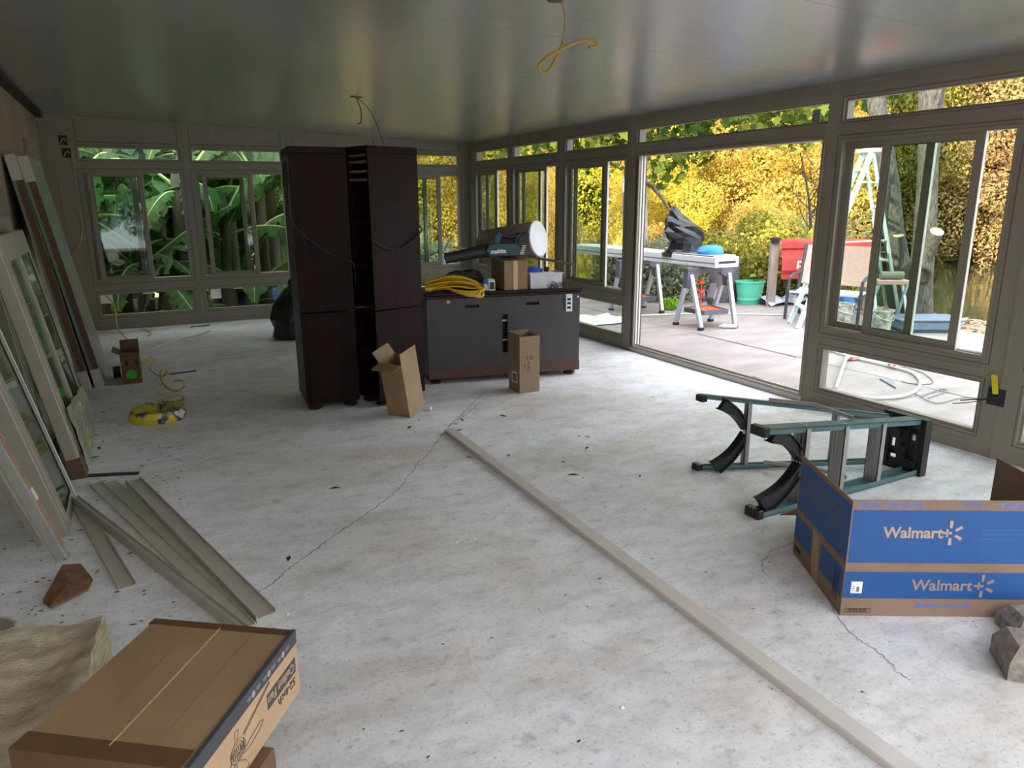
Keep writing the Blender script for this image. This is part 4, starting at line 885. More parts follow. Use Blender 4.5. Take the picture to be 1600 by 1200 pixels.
for pts, lab in (([(1402, 570), (1440, 582), (1458, 598), (1430, 600), (1408, 596)], 'thin wire kinked on the patio inside the pipe bend'), ([(1430, 615), (1462, 630), (1500, 622), (1530, 622)], 'thin wire on the patio near the right window post'), ([(1440, 620), (1470, 608), (1478, 612), (1450, 622)], 'thin hooked wire on the patio below the pipe'), ([(1175, 588), (1188, 592), (1200, 602)], 'short dark wire on the patio just outside the door track')):
    b = MB(); b.tube([gp(x, y, .006) for x, y in pts], .004, 5, sub=5); tag(b.build('loose_wire', M_wire), lab, 'wire')
b = MB(); b.tube([gp(975, 494, .012), gp(1030, 492, .012), gp(1100, 490, .012), gp(1245, 492, .012)], .012, 6, sub=3); tag(b.build('white_rope', M_pvc), 'white rope stretched across the patio behind the sawhorses', 'rope')
p = fl(1140, 511, ZP); q = fl(1150, 512, ZP); b = MB(); b.tube([(p.x - .15, p.y - .02, ZP + .03), (q.x - .04, q.y - .06, ZP + .03)], .028, 12); b.tube([(p.x - .2, p.y - .02, ZP + .03), (p.x - .15, p.y - .02, ZP + .03)], .008, 8); tag(b.build('caulk_tube', M_white), 'white caulk tube on the patio by a sawhorse foot', 'tube')
b = MB(); rn = random.Random(2); c = fl(912, 505, ZP); b.sheet([[(c.x - .6 + .12 * j, c.y - .3 + .1 * i, ZP + .012 + abs(.05 * math.sin(i * 1.3) * math.sin(j * .8 + i)) + rn.uniform(0, .012)) for j in range(11)] for i in range(7)]); tag(b.build('plastic_sheet', mat('clear_plastic_sheet', (.72, .78, .76, 1), .2)), 'crumpled whitish plastic sheet on the patio by the far bays', 'sheet')
p = fl(1265, 480, ZP); b = MB(); b.sheet([[(p.x - .5 + .12 * j, p.y + .3 + .12 * i, ZP + .012 + .16 * abs(math.sin(i * .9 + .3) * math.sin(j * .7 + i * .5))) for j in range(9)] for i in range(5)]); tag(b.build('grey_tarp', mat('grey_tarp', S(176, 182, 196), .6, var=.2)), 'crumpled grey tarp behind the patio chair', 'tarp')
# ================================================================== inside
V3 = Vector; ZU = Vector((0, 0, 1))
def flat(p, z=0.0): return Vector((p.x, p.y, z))
M_wood = mat('dark_cherry', S(38, 18, 13), .5, col2=S(27, 12, 9), scale=2.2, bump=.05, bscale=30, stretch=(9, 9, .5), spec=.12)
M_wood2 = mat('dark_cherry_trim', S(46, 28, 24), .45, col2=S(34, 21, 18), scale=3, stretch=(1, 9, 9), spec=.25)
M_back = mat('grey_back_board', S(66, 62, 65), .5, var=.07, scale=5, bump=.03, bscale=90)
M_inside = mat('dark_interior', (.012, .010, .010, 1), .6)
BUN = [(.0, 0), (.042, 0), (.054, .007), (.059, .017), (.052, .027), (.044, .030), (.056, .036), (.060, .043), (.048, .05), (0, .05)]
M_bun = mat('polished_cherry', S(74, 34, 22), .3, col2=S(56, 26, 18), scale=6, coat=.3)

# ---- two tall cabinets turned face to face
def tower(label, FL, FR, depth, H, open_right):
    e = (FR - FL); e.z = 0; W = e.length; e.normalize(); n = V3((-e.y, e.x, 0))
    t = thing('media_tower', label, 'cabinet', tuple((FL + FR) / 2 + n * depth / 2))
    F = lambda x, y, z: FL + e * x + n * y + ZU * z
    Mf = frame(FL, e, n, ZU); th = .02; zs = .765
    def part(name, a, b_, m, bev=.002):
        q = MB(Mf); q.box(a, b_, bev); return q.build(name, m, t)
    for z0, z1, nm in ((.05, zs - .004, 'lower'), (zs + .004, H - .05, 'upper')):
        part('side_panel', (0, 0, z0), (W, th, z1), M_wood); part('side_panel', (0, depth - th, z0), (W, depth, z1), M_wood)
        bx = 0 if open_right else W - .012
        holes = [(.10, z1 - z0 - .22, .125, z1 - z0 - .10), (.06, .25, .085, z1 - z0 - .34)] if nm == 'lower' else [(.10, .06, .125, .16)]
        q = MB(Mf); q.holed((bx, 0.02, z0), (0, 1, 0), (0, 0, 1), (.012, 0, 0), depth - .04, z1 - z0, holes); q.build('back_panel', M_back, t)
    x0, x1 = (.012, W) if open_right else (0, W - .012)
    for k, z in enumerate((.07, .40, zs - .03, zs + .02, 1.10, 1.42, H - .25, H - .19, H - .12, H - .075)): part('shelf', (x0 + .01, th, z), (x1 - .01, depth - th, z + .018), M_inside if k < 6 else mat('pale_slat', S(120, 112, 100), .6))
    part('crown', (-.001, -.001, H - .05), (W + .001, depth + .001, H), M_wood, .003)
    part('plinth', (.01, .01, .045), (W - .01, depth - .01, .07), M_wood2)
    for x in (.065, W - .065):
        for y in (.045, depth - .06):
            q = MB(); c = F(x, y, 0); q.lathe(BUN, 16, (c.x, c.y, 0)); q.build('bun_foot', M_bun, t, smooth=True)
    return t, F, W
cA, cB = fl(481, 642), fl(563, 633)
tw1, F1, W1 = tower('dark wood media tower, grey slotted back facing left, nearer the bananas', cA, cB, .50, 1.975, True)
cC, cD = fl(594, 636), fl(665, 619)
tw2, F2, W2 = tower('dark wood media tower beside the low console, open side facing left', cC, cD, .29, 1.985, False)
M_cord = mat('black_cord', (.01, .01, .01, 1), .5)
b = MB(); p0 = F1(-.012, .03, 1.80); b.tube([F1(-.02, .30, 1.70), F1(-.02, .12, 1.86), p0, F1(-.010, -.012, 1.45), F1(W1 * .35, -.012, 1.28), F1(W1 * .75, -.012, 1.17), F1(W1 + .01, -.012, 1.12), F1(W1 + .02, .02, .95)], .006, 6, sub=6)
tag(b.build('power_cord', M_cord), 'black power cord draped across the left media tower', 'cord')
b = MB(); b.tube([F2(-.01, .02, 1.32), F2(W2 * .12, -.012, 1.27), F2(W2 * .28, -.012, 1.235), F2(W2 * .48, -.012, 1.225), F2(W2 * .68, -.012, 1.25), F2(W2 * .86, -.012, 1.30), F2(W2 + .01, -.012, 1.37), F2(W2 + .02, .1, 1.42)], .006, 6, sub=6)
tag(b.build('power_cord', M_cord), 'black power cord sagging across the right media tower', 'cord')
# rubbish bag behind the left tower
rn = random.Random(9); c = fl(462, 528); g = []
for z, r in ((0, .17), (.03, .24), (.12, .27), (.25, .25), (.38, .21), (.50, .16), (.58, .09), (.62, .03), (.66, .04), (.70, .02)):
    row = [c + V3((math.cos(a) * r * rn.uniform(.82, 1.15), math.sin(a) * r * rn.uniform(.82, 1.15), z + rn.uniform(-.01, .01))) for a in [2 * PI * k / 16 for k in range(16)]]; 
    if z == 0: row = [V3((p.x, p.y, 0.002)) for p in row]
    g.append(row + [row[0]])
b = MB(); b.sheet(g); tag(b.build('rubbish_bag', mat('black_bag', (.010, .010, .011, 1), .3, bump=.3, bscale=14)), 'black rubbish bag slumped behind the left media tower', 'bag')

# ---- low console, its back towards us
dA, dB = fl(671, 602), fl(904, 585); e = dB - dA; e.z = 0; DW = e.length; e.normalize(); n = V3((-e.y, e.x, 0)); DE, DN = e.copy(), n.copy()
DH = .815; Md = frame(dA, e, n, ZU)
con = thing('media_console', 'low dark media console with grey slotted back, piled with tools', 'console', tuple(dA + e * DW / 2 + n * .25))
def dp(name, a, c, m, bev=.003, parent=None):
    q = MB(Md); q.box(a, c, bev); return q.build(name, m, parent or con)
q = MB(Md); hz = lambda x0, x1, z0, z1: (x0, z0 - .14, x1, z1 - .14)
q.holed((.0, .0, .14), (1, 0, 0), (0, 0, 1), (0, .012, 0), DW, DH - .14 - .055, [hz(.335, .465, .675, .70), hz(.895, 1.02, .675, .70), hz(.675, .725, .255, .60)])
bp = q.build('back_panel', M_back, con)
dp('side_panel', (0, .012, .05), (.02, .47, DH - .05), M_wood); dp('side_panel', (DW - .02, .012, .05), (DW, .47, DH - .05), M_wood)
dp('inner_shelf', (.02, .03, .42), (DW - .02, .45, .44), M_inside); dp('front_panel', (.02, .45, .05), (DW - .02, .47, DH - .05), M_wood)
dp('cable_rest', (.675, .02, .535), (.725, .03, .55), M_paper); dp('cable_rest', (.675, .02, .36), (.725, .03, .372), M_paper)
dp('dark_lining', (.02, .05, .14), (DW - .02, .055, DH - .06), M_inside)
dp('plinth', (-.004, -.006, .05), (DW + .004, .47, .14), mat('brown_plinth', S(84, 52, 42), .5, var=.1, scale=6))
dp('top_moulding', (-.012, -.012, DH - .055), (DW + .012, .482, DH - .026), M_wood2, .006); dp('top', (-.025, -.025, DH - .026), (DW + .025, .495, DH), M_wood2, .008)
for x in (.07, DW - .07):
    for y in (.07, .41):
        q = MB(); c = dA + e * x + n * y; q.lathe(BUN, 16, (c.x, c.y, 0)); q.build('bun_foot', M_bun, con, smooth=True)
dp('label_sticker', (DW - .135, -.003, .60), (DW - .075, 0, .76), M_paper, 0)
for k, (x, z) in enumerate(((.0, .71), (0, .675), (0, .635))): dp('label_print', (DW - .125, -.0042, z - .01), (DW - .09, -.003, z + .012), M_ink, 0)
dp('price_sticker', (.175, -.003, .72), (.205, 0, .745), mat('peach_sticker', S(226, 170, 140), .7), 0)
dp('dark_tag', (DW - .155, -.003, .61), (DW - .142, 0, .74), M_black, 0); dp('pin', (DW - .03, -.008, .725), (DW - .015, 0, .74), M_white, 0)
for k in range(7): dp('screw', (.1 + k * .2, -.003, DH - .075), (.108 + k * .2, 0, DH - .067), M_black, 0)
# desk-top plane helper: point on the vertical plane d behind the console's back
def dk(px, py, d): return onP(px, py, dA + DN * d, DN)
def dz(px, py, d, z=None):
    p = dk(px, py, d)
    if z is not None: p.z = z
    return p
ZT_ = DH
# yellow extension cord, coiled loops
b = MB(); rn = random.Random(5)
M_ext = mat('yellow_cord', S(214, 168, 24), .45, var=.1)
for k in range(13):
    o1 = rn.uniform(-.02, .02); o2 = rn.uniform(-.03, .03); d = .03 + .022 * (k % 5); h = .012 + .008 * k + rn.uniform(0, .01); dr = rn.uniform(.0, 1)
    P = [dz(664, 450, d + .02, ZT_ + .02 + h * .6), dz(690, 450, d, ZT_ + .02 + h), dz(712, 450, d - .01, ZT_ + .025 + h * 1.05), dz(735, 450, d - .03 * dr, ZT_ + .02 + h * .8 - .01 * dr), dz(750 + 6 * o2 * 30, 455, d - .05 * dr, ZT_ + .02 + .3 * h), dz(752 + 100 * o2, 460, -.012 - .03 * dr, ZT_ + .012 - .05 * dr * (k % 3 == 0)), dz(738, 466, -.04, ZT_ + .004 - .035 * dr), dz(722, 462, -.03, ZT_ + .01 - .02 * dr), dz(708, 458, .0, ZT_ + .018), dz(692, 455, d + .01, ZT_ + .02 + h * .4), dz(664, 452, d + .03, ZT_ + .018)]
    b.tube([p + V3((0, 0, o1 * .3)) for p in P], .0075, 6, sub=4)
c = dz(668, 452, .02, ZT_ + .03)
ext = b.build('extension_cord', M_ext, smooth=True, angle=80); tag(ext, 'bundled yellow extension cord on the left of the console', 'cord')
b = MB(); p, q = dz(664, 452, .05, ZT_ + .03), dz(676, 452, .05, ZT_ + .03); b.tube([p, q], .022, 10); b.build('plug', M_ext, ext)
b = MB(); b.tube([dz(664, 441, .15, ZT_ + .01), dz(684, 438, .16, ZT_ + .075)], .006, 6); tag(b.build('white_strip', M_white), 'thin white strip poking up behind the yellow cord', 'strip')
# dark teal bag
rn = random.Random(12); g = []
for i, (xl, xr, z) in enumerate(((688, 758, 0), (690, 760, .05), (694, 757, .10), (700, 752, .14), (712, 744, .16))):
    p, q_ = dz((xl), 440, .25, ZT_ + z), dz(xr, 440, .25, ZT_ + z); c = (p + q_) / 2; r = (q_ - p).length / 2
    row = [c + DE * (math.cos(a) * r * rn.uniform(.93, 1.05)) + DN * (math.sin(a) * (.13 - .02 * i) * rn.uniform(.9, 1.1)) + ZU * (rn.uniform(-.012, .012) if i else 0) for a in [2 * PI * k / 18 for k in range(18)]]; g.append(row + [row[0]])
b = MB(); b.sheet(g); o_ = b.build('tool_bag', mat('dark_teal_fabric', S(46, 62, 62), .8, col2=S(70, 68, 60), scale=9)); tag(o_, 'dark teal fabric bag under the blower nozzle', 'bag')
# blue and white packet
p = dz(768, 452, .02, ZT_); q = MB(frame(p - DE * .07, DE, DN, ZU)); q.box((0, 0, 0), (.10, .06, .10), .004); pk = q.build('packet', mat('white_packet', S(206, 210, 214), .6)); tag(pk, 'small blue and white packet between yellow cord and cardboard box', 'packet')
q = MB(frame(p - DE * .07, DE, DN, ZU)); q.box((-.001, -.001, .06), (.04, .061, .101)); q.build('blue_corner', mat('blue_print', S(40, 84, 170), .6), pk)
q = MB(frame(p - DE * .07, DE, DN, ZU)); q.box((.045, -.012, 0), (.10, -.002, .085), .002); q.build('card', M_paper, pk)
q = MB(frame(p - DE * .07, DE, DN, ZU)); q.box((.052, -.0135, .012), (.093, -.012, .075)); q.build('card_print', mat('navy_print', S(40, 48, 66), .6), pk)
# cardboard box
p = dz(788, 452, -.0, ZT_); Mb = frame(p, (V3((.985, -.17, 0))), V3((.17, .985, 0)), ZU); q = MB(Mb); q.box((0, 0, 0), (.215, .42, .255), .003); bx = q.build('cardboard_box', M_kraft); tag(bx, 'closed cardboard box on the console under the leaf blower', 'box')
q = MB(Mb); q.box((.085, -.0015, .0), (.125, 0, .255)); q.build('tape', mat('clear_tape', S(196, 166, 124), .25), bx)
q = MB(Mb); q.box((-.03, .0, .255), (.03, .28, .259)); q.build('flap', M_kraft, bx)
M_teal = mat('teal_plastic', S(10, 62, 68), .4, var=.06)
d = .07; t = thing('leaf_blower', 'teal cordless leaf blower with black nozzle on the cardboard box', 'blower', tuple(dz(765, 395, d)))
X = lambda px, py, dd=0: dk(px, py, d + dd)
def slab(name, pxs, d0, d1, m, par, bev=True):
    q = MB(); A = [dk(x, y, d + d0) for x, y in pxs]; B = [dk(x, y, d + d0) + DN * (d1 - d0) for x, y in pxs]; k = len(A)
    # softened: a smaller ring in front
    c = sum(A, V3()) / k; A2 = [c + (a - c) * .93 for a in A]; A1 = [a + DN * .02 for a in A]; B1 = [a - DN * .02 for a in B]; c2 = sum(B, V3()) / k; B2 = [c2 + (a - c2) * .93 for a in B]
    vs = A2 + A1 + B1 + B2; fs = [tuple(range(k))] + [(j * k + i, j * k + (i + 1) % k, (j + 1) * k + (i + 1) % k, (j + 1) * k + i) for j in range(3) for i in range(k)] + [tuple(range(3 * k, 4 * k))]
    q.add(vs, fs); return q.build(name, m, par, smooth=True, angle=35)
body = slab('motor_body', [(758, 393), (763, 384), (776, 380), (790, 381), (806, 380), (812, 384), (815, 392), (811, 399), (790, 400), (765, 400)], -.07, .08, M_teal, t)
slab('handle_post', [(771, 383), (774, 368), (780, 362), (785, 366), (783, 372), (780, 383)], -.03, .03, M_teal, t)
slab('handle_post', [(803, 384), (806, 372), (811, 366), (818, 364), (826, 366), (818, 384)], -.03, .03, M_teal, t)
q = MB(); q.tube([X(781, 366), X(790, 369), X(800, 370), X(812, 367)], .022, 10, sub=3); q.build('grip', M_black, t, smooth=True)
q = MB(); q.tube([X(789, 373), X(791, 376)], .008, 6); q.build('trigger', M_black, t)
slab('battery', [(810, 372), (822, 363), (828, 365), (826, 374), (815, 400), (808, 399)], -.05, .06, M_black, t)
q = MB()
for k in range(6):
    a_ = X(812 + .8 * (5 - k), 384 + 2.6 * k, -.072); q.bar(a_, a_ + DE * .035, .006, .006)
q.build('air_vents', M_alu, t)
q = MB(); q.tube([X(764, 391, .005), X(745, 394, .005), X(722, 399, .005), X(700, 403, .005), X(696, 404, .005)], .05, 16, rads=[.062, .056, .048, .046, .052]); q.build('nozzle', M_black, t, smooth=True)
pL = dk(767, 396.5, d - .0735); Mt = frame(pL, (dk(795, 394.5, d - .0735) - pL), ZU); lettering('brand_lettering', 'makita', Mt, .052, mat('silver_print', S(222, 226, 226), .5), t, .0018)
# octagonal carton with a white round end
a0 = dk(840, 373, .25); ax = (DE * .92 - DN * .38 + ZU * .10).normalized(); back = dk(760, 386, .66); ax = (a0 - back).normalized(); A = ax.to_track_quat('Z', 'Y').to_matrix()
A = Matrix((DE.cross(ZU) * 0 + A.col[0], A.col[1], A.col[2])).transposed() if False else A
t = thing('octagonal_carton', 'octagonal cardboard carton lying on its side, round white end towards the room', 'carton', tuple((a0 + back) / 2))
Ln = (a0 - back).length
q = MB(); ro = .172; q.lathe([(ro, -Ln), (ro, 0)], 8, a0, A @ Matrix.Rotation(PI / 8, 3, 'Z')); q.build('carton_body', mat('grey_brown_card', S(126, 100, 78), .75, col2=S(150, 146, 138), scale=2.5), t)
q = MB(); q.lathe([(0, .012), (.150, .012), (.158, .004), (.158, -.002), (0, -.002)], 40, a0, A); q.build('white_disc', mat('white_disc_plastic', S(160, 165, 166), .5), t, smooth=True)
q = MB(); q.lathe([(.150, .0125), (.156, .016), (.163, .012), (.163, .001), (.158, .001)], 40, a0, A); q.build('disc_rim', M_white, t, smooth=True)
# rods and flat strip
b = MB(); b.tube([dk(708, 386, .35), dk(760, 393, .30)], .008, 8); tag(b.build('metal_rod', mat('pale_rod', S(206, 196, 160), .4)), 'pale rod poking out left of the carton', 'rod')
b = MB(); p, q_ = dk(826, 401, .22), dk(897, 413, .08); b.bar(p, q_, .04, .022, (0, 0, 1), .002); tag(b.build('flat_bar', mat('brown_bar', S(92, 80, 68), .5)), 'brown flat bar sticking out past the console end', 'bar')
# clear tub of screws, blue pouch on it
p = dz(826, 447, .02, ZT_); Mq = frame(p, DE, DN, ZU); q = MB(Mq); W_ = (dk(884, 447, .02) - dk(828, 447, .02)).length
q.lathe([(0, 0), (1, 0), (1.04, 1), (1.09, 1.0), (1.09, .93)], 4, (W_ / 2, .13, 0), Matrix(((W_ / 2 * .94 * .7071 * 1.4142 / 1.0, 0, 0), (0, .13, 0), (0, 0, .14))) @ Matrix.Rotation(PI / 4, 3, 'Z') @ Matrix.Diagonal((1.3, 1.3, 1)))
tub = q.build('plastic_tub', mat('cloudy_plastic', S(206, 206, 212), .25, var=.1, scale=12)); tag(tub, 'cloudy plastic tub of screws at the right end of the console', 'tub')
q = MB(Mq); rn = random.Random(3)
for i in range(60):
    a_ = V3((W_ * (.72 + .2 * rn.gauss(0, .5)), -.004 + rn.uniform(-.004, .002), abs(rn.gauss(0, .025)) + .005)); b_ = a_ + V3((rn.uniform(-.02, .02), 0, rn.uniform(-.02, .02))); q.tube([a_, b_], .003, 4)
stuff(q.build('screws', mat('dark_screws', S(56, 52, 50), .5, .4), tub))
p = dk(838, 418, .1); b = MB(); pz = ZT_ + .145; b.lathe([(0, 0), (.075, 0), (.085, .02), (.05, .04), (0, .045)], 14, (p.x - .02, p.y, pz), Matrix.Diagonal((1.0, .6, 1))); pou = b.build('blue_pouch', mat('blue_cloth', S(36, 76, 190), .6, var=.2, bump=.3, bscale=30), smooth=True); tag(pou, 'blue pouch with black knob lying on the plastic tub', 'pouch')
b = MB(); b.tube([(p.x + .06, p.y - .03, pz + .022), (p.x + .10, p.y - .05, pz + .022)], .022, 10); b.build('knob', M_black, pou)

# ---- cartons on the floor before the console
def carton(name, label, O, ex, ey, W, D, H, m=M_kraft, th=.004, tilt=None):
    t = thing(name, label, 'box', tuple(O)); ez = ex.cross(ey).normalized(); Mx = frame(O, ex, ey, ez)
    q = MB(Mx); q.box((0, 0, 0), (W, th, H)); q.box((0, D - th, 0), (W, D, H)); q.box((0, th, 0), (th, D - th, H)); q.box((W - th, th, 0), (W, D - th, H)); q.box((0, 0, -.001), (W, D, th)); q.build('body', m, t)
    return t, Mx
pa, pb_, pc = fl(641, 653), fl(667, 641), fl(618, 646)
M_kpale = mat('kraft_pale', S(146, 121, 88), .8, col2=S(158, 132, 99), scale=5)
ex = (pb_ - pa).normalized(); ey0 = V3((-ex.y, ex.x, 0)); lean = math.radians(-11)
ex_t = ex; W_ = (pb_ - pa).length
Rl = Matrix.Rotation(math.radians(9), 3, ey0); ex_t = (Rl @ ex).normalized() * 1; ex_t = V3((ex.x * math.cos(.17), ex.y * math.cos(.17), .0)) 
O = pa.copy(); O.z = .001
# the box stands on one edge and leans back to the left
axl = ex; up_l = (ZU * math.cos(.20) - ex * math.sin(.20)).normalized(); exl = (ex * math.cos(.20) + ZU * math.sin(.20)).normalized()
t = thing('open_carton', 'open kraft carton leaning with spread flaps by the towers', 'box', tuple(O)); Mx = frame(O, exl, ey0, up_l); W_, D_, H_ = .205, .20, .43
q = MB(Mx); th = .004
q.box((0, 0, 0), (W_, th, H_)); q.box((0, D_ - th, 0), (W_, D_, H_)); q.box((0, th, 0), (th, D_ - th, H_)); q.box((W_ - th, th, 0), (W_, D_ - th, H_)); q.box((0, 0, 0), (W_, D_, th)); bd = q.build('body', M_kpale, t)
q = MB(Mx); q.box((0, -.0, H_), (W_, .003, H_ + .085)); q.build('flap', M_kpale, t)
q = MB(Mx); q.prism([(0, 0), (D_, 0), (D_, .12), (0, .12)], (0, 0, H_), (0, 1, 0), (-.92, 0, -.10), (0, 0, .003)); q.build('flap', M_kraft, t)
q = MB(Mx); q.prism([(0, 0), (W_, 0), (W_, .10), (0, .10)], (0, D_, H_), (1, 0, 0), (-.15, .35, .85), (0, .003, 0)); q.build('flap', M_kraft, t)
b = MB(); p = fl(672, 641); b.lathe([(0, 0), (.018, .004), (.02, .018), (.008, .03), (0, .03)], 6, (p.x, p.y, 0)); tag(b.build('paper_scrap', M_white), 'crumpled white scrap beside the leaning open carton', 'scrap')

pa, pb_, pc = fl(812, 615), fl(843, 611), fl(792, 606)
ex = (pb_ - pa).normalized(); ey = V3((-ex.y, ex.x, 0)); W_ = (pb_ - pa).length * 1.0; D_ = .215; H_ = .485
t, Mx = carton('tall_carton', 'tall narrow kraft carton standing open before the console', flat(pa), ex, ey, W_, D_, H_, mat('kraft_greyed', S(139, 117, 94), .8, col2=S(150, 127, 104), scale=5))
q = MB(Mx); q.box((.0, .0, H_ - .001), (.004, D_, H_ + .015)); q.box((0, D_ - .004, H_ - .001), (W_, D_, H_ + .02)); q.box((.004, .004, H_ - .05), (W_ - .004, D_ - .004, H_ - .045)); q.build('inner_flap', M_kraft, t)
q = MB(Mx); q.box((-.0015, .05, .08), (0, .15, .17)); q.build('shipping_label', M_paper, t)
q = MB(Mx)
for k in range(9): q.box((-.0022, .058 + k * .009, .09), (-.0015, .058 + k * .009 + .004 * (1 + k % 2), .155))
q.build('barcode', M_ink, t)
q = MB(Mx)
for (x, z) in ((.07, .30), (.11, .30), (.045, .235), (.085, .255), (.085, .215)):
    for a, c in (((x - .009, z - .014), (x + .009, z - .011)), ((x - .009, z + .011), (x + .009, z + .014)), ((x - .009, z - .014), (x - .006, z + .014)), ((x + .006, z - .014), (x + .009, z + .014))): q.box((a[0], -.0014, a[1]), (c[0], 0, c[1]))
q.box((.06, -.0014, .185), (.10, 0, .189)); q.build('handling_symbols', M_ink, t)

# ---- long trim piece lying on the floor
tA, tB = V3((1.80, 4.575, 0)), V3((1.765, .72, 0)); tA = (fl(697, 679) + fl(707, 672)) / 2; tA.z = 0; b_l, b_r = fl(1378, 1196), fl(1413, 1196); tB = (b_l + b_r) / 2; tB = tB + (tB - tA).normalized() * .5
d = (tB - tA).normalized(); s = V3((-d.y, d.x, 0)); wt = .036
b = MB(); sec = [(-wt, 0), (-wt, .022), (-wt + .004, .028), (wt - .002, .028), (wt, .026), (wt, .024), (-wt + .006, .020), (-wt + .006, 0)]
b.prism([(x, z) for x, z in sec], tA, s, ZU, tB - tA); b2 = MB(); b.prism([(wt - .004, 0), (wt, 0), (wt, .025), (wt - .004, .025)], tA, s, ZU, tB - tA)
tag(b.build('trim_length', mat('trim_vinyl', (.58, .535, .48, 1), .42, var=.05)), 'single long beige trim length lying across the open floor', 'trim')

# ---- fibreglass stepladder lying on its side
M_fib = mat('blue_green_fibreglass', S(80, 108, 110), .5, var=.1, scale=10); M_fib_in = mat('alu_step', (.40, .39, .37, 1), .42, .8, var=.06, scale=20)
lad = thing('stepladder', 'blue-green fibreglass stepladder lying on its side near the windows', 'ladder', (3.35, 2.75, 0))
F0, F1_, R0, R1_ = V3((2.70, 2.545, .022)), V3((2.70, 2.55, .462)), V3((2.895, 3.205, .018)), V3((2.898, 3.208, .452))
C0, C1, D0, D1 = V3((3.95, 2.56, .03)), V3((3.95, 2.575, .325)), V3((3.90, 2.72, .05)), V3((3.92, 2.725, .315))
def rail(name, p, q_, w, h, m=M_fib):
    b = MB(); d = (q_ - p).normalized(); u = V3((0, 1, 0)); u = (u - d * u.dot(d)).normalized(); v = d.cross(u)
    sgn = 1 if p.z < .2 else -1; v = v if v.z > 0 else -v
    # channel: web plus two flanges pointing to the ladder's middle
    for (a, c, e1, e2) in ((-w / 2, w / 2, 0, .006), (-w / 2, -w / 2 + .006, 0, h), (w / 2 - .006, w / 2, 0, h)):
        b.prism([(a, e1 * sgn), (c, e1 * sgn), (c, e2 * sgn), (a, e2 * sgn)], p, u, v, q_ - p)
    return b.build(name, m, lad)
rail('front_rail', F0 - V3((0, 0, .02)), C0 - V3((0, 0, .02)), .085, .030); rail('front_rail', F1_ + V3((0, 0, .02)), C1 + V3((0, 0, .02)), .085, .030)
rail('rear_rail', R0 - V3((0, 0, .016)), D0 - V3((0, 0, .02)), .045, .024); rail('rear_rail', R1_ + V3((0, 0, .02)), D1 + V3((0, 0, .02)), .045, .024)
for p, w, h in ((F0, .095, .05), (F1_, .095, .05), (R0, .055, .04), (R1_, .055, .04)):
    s_ = 1 if p.z < .2 else -1; b = MB(); z0 = 0 if s_ == 1 else p.z - .018; z0 = p.z - .022 if s_ == 1 else p.z - .022
    b.box((p.x - .028, p.y - w / 2 - .003, max(.0, z0)), (p.x + .012, p.y + w / 2 + .003, max(0, z0) + h), .004); ft = b.build('foot', M_black, lad)
    b = MB()
    for k in range(4): yy = p.y - w / 2 + w * (k + .5) / 4; b.box((p.x - .031, yy - w * .08, max(0, z0) + .004), (p.x - .027, yy + w * .08, max(0, z0) + h - .004))
    b.build('tread', mat('foot_rubber', (.03, .03, .03, 1), .8), ft)
def on_rails(x): t_ = (x - F0.x) / (C0.x - F0.x); return F0 + (C0 - F0) * t_, F1_ + (C1 - F1_) * t_
for x in (2.99, 3.29, 3.60):
    p, q_ = on_rails(x); b = MB()
    b.box((x - .012, p.y - .042, p.z - .01), (x - .008, p.y + .042, q_.z + .01)); b.box((x - .012, p.y - .042, p.z - .01), (x + .022, p.y - .038, q_.z + .01)); b.box((x - .012, p.y + .038, p.z - .01), (x + .022, p.y + .042, q_.z + .01))
    for k in (-.02, 0, .02): b.box((x - .016, p.y + k - .003, p.z), (x - .012, p.y + k + .003, q_.z))
    st = b.build('step', M_fib_in, lad)
    b = MB()
    for z in (p.z - .012, q_.z + .012):
        for k in (-.02, .02): b.lathe([(0, -.004), (.006, -.004), (.006, .012), (0, .012)], 8, (x + .006, p.y + k, z))
    b.build('rivet', M_alu, st)
tR = (3.13 - R0.x) / (D0.x - R0.x)
for x in (3.14, 3.62):
    t_ = (x - R0.x) / (D0.x - R0.x); p, q_ = R0 + (D0 - R0) * t_, R1_ + (D1 - R1_) * t_; b = MB(); b.box((x - .012, p.y - .018, p.z - .01), (x + .022, p.y - .014, q_.z + .01)); b.box((x - .012, p.y - .018, p.z - .01), (x - .008, p.y + .012, q_.z + .01)); b.build('rear_brace', M_fib_in, lad)
def knee(p0, p1, w, y0, y1, curve):
    """black plastic knee brace from the rail end p0 (x,z) to the step p1"""
    a = V3((p0[0], 0, p0[1])); c = V3((p1[0], 0, p1[1])); d = (c - a).normalized(); nn = V3((-d.z, 0, d.x)); k = 9; up_, lo = [], []
    for i in range(k):
        t_ = i / (k - 1); m_ = a + (c - a) * t_ + nn * curve * math.sin(PI * t_); ww = w * (1.25 - .9 * t_ + .3 * t_ * t_); up_.append(m_ + nn * ww / 2); lo.append(m_ - nn * ww / 2)
    poly = [(v.x, v.z) for v in up_] + [(v.x, v.z) for v in reversed(lo)]
    b = MB(); b.prism(poly, (0, y0, 0), (1, 0, 0), (0, 0, 1), (0, y1 - y0, 0)); kn = b.build('knee_brace', M_black, lad)
    b = MB(); b.prism([(v.x, v.z) for v in up_] + [(v.x, v.z) for v in reversed([q_ - nn * .008 for q_ in up_])], (0, y0 - .012, 0), (1, 0, 0), (0, 0, 1), (0, y1 - y0 + .024, 0)); b.prism([(v.x, v.z) for v in lo] + [(v.x, v.z) for v in reversed([q_ + nn * .008 for q_ in lo])], (0, y0 - .012, 0), (1, 0, 0), (0, 0, 1), (0, y1 - y0 + .024, 0))
    b.build('brace_flange', M_black, kn)
knee((2.74, .05), (3.00, .235), .085, 2.53, 2.565, -.03); knee((2.78, .43), (3.00, .26), .07, 2.53, 2.565, .03)
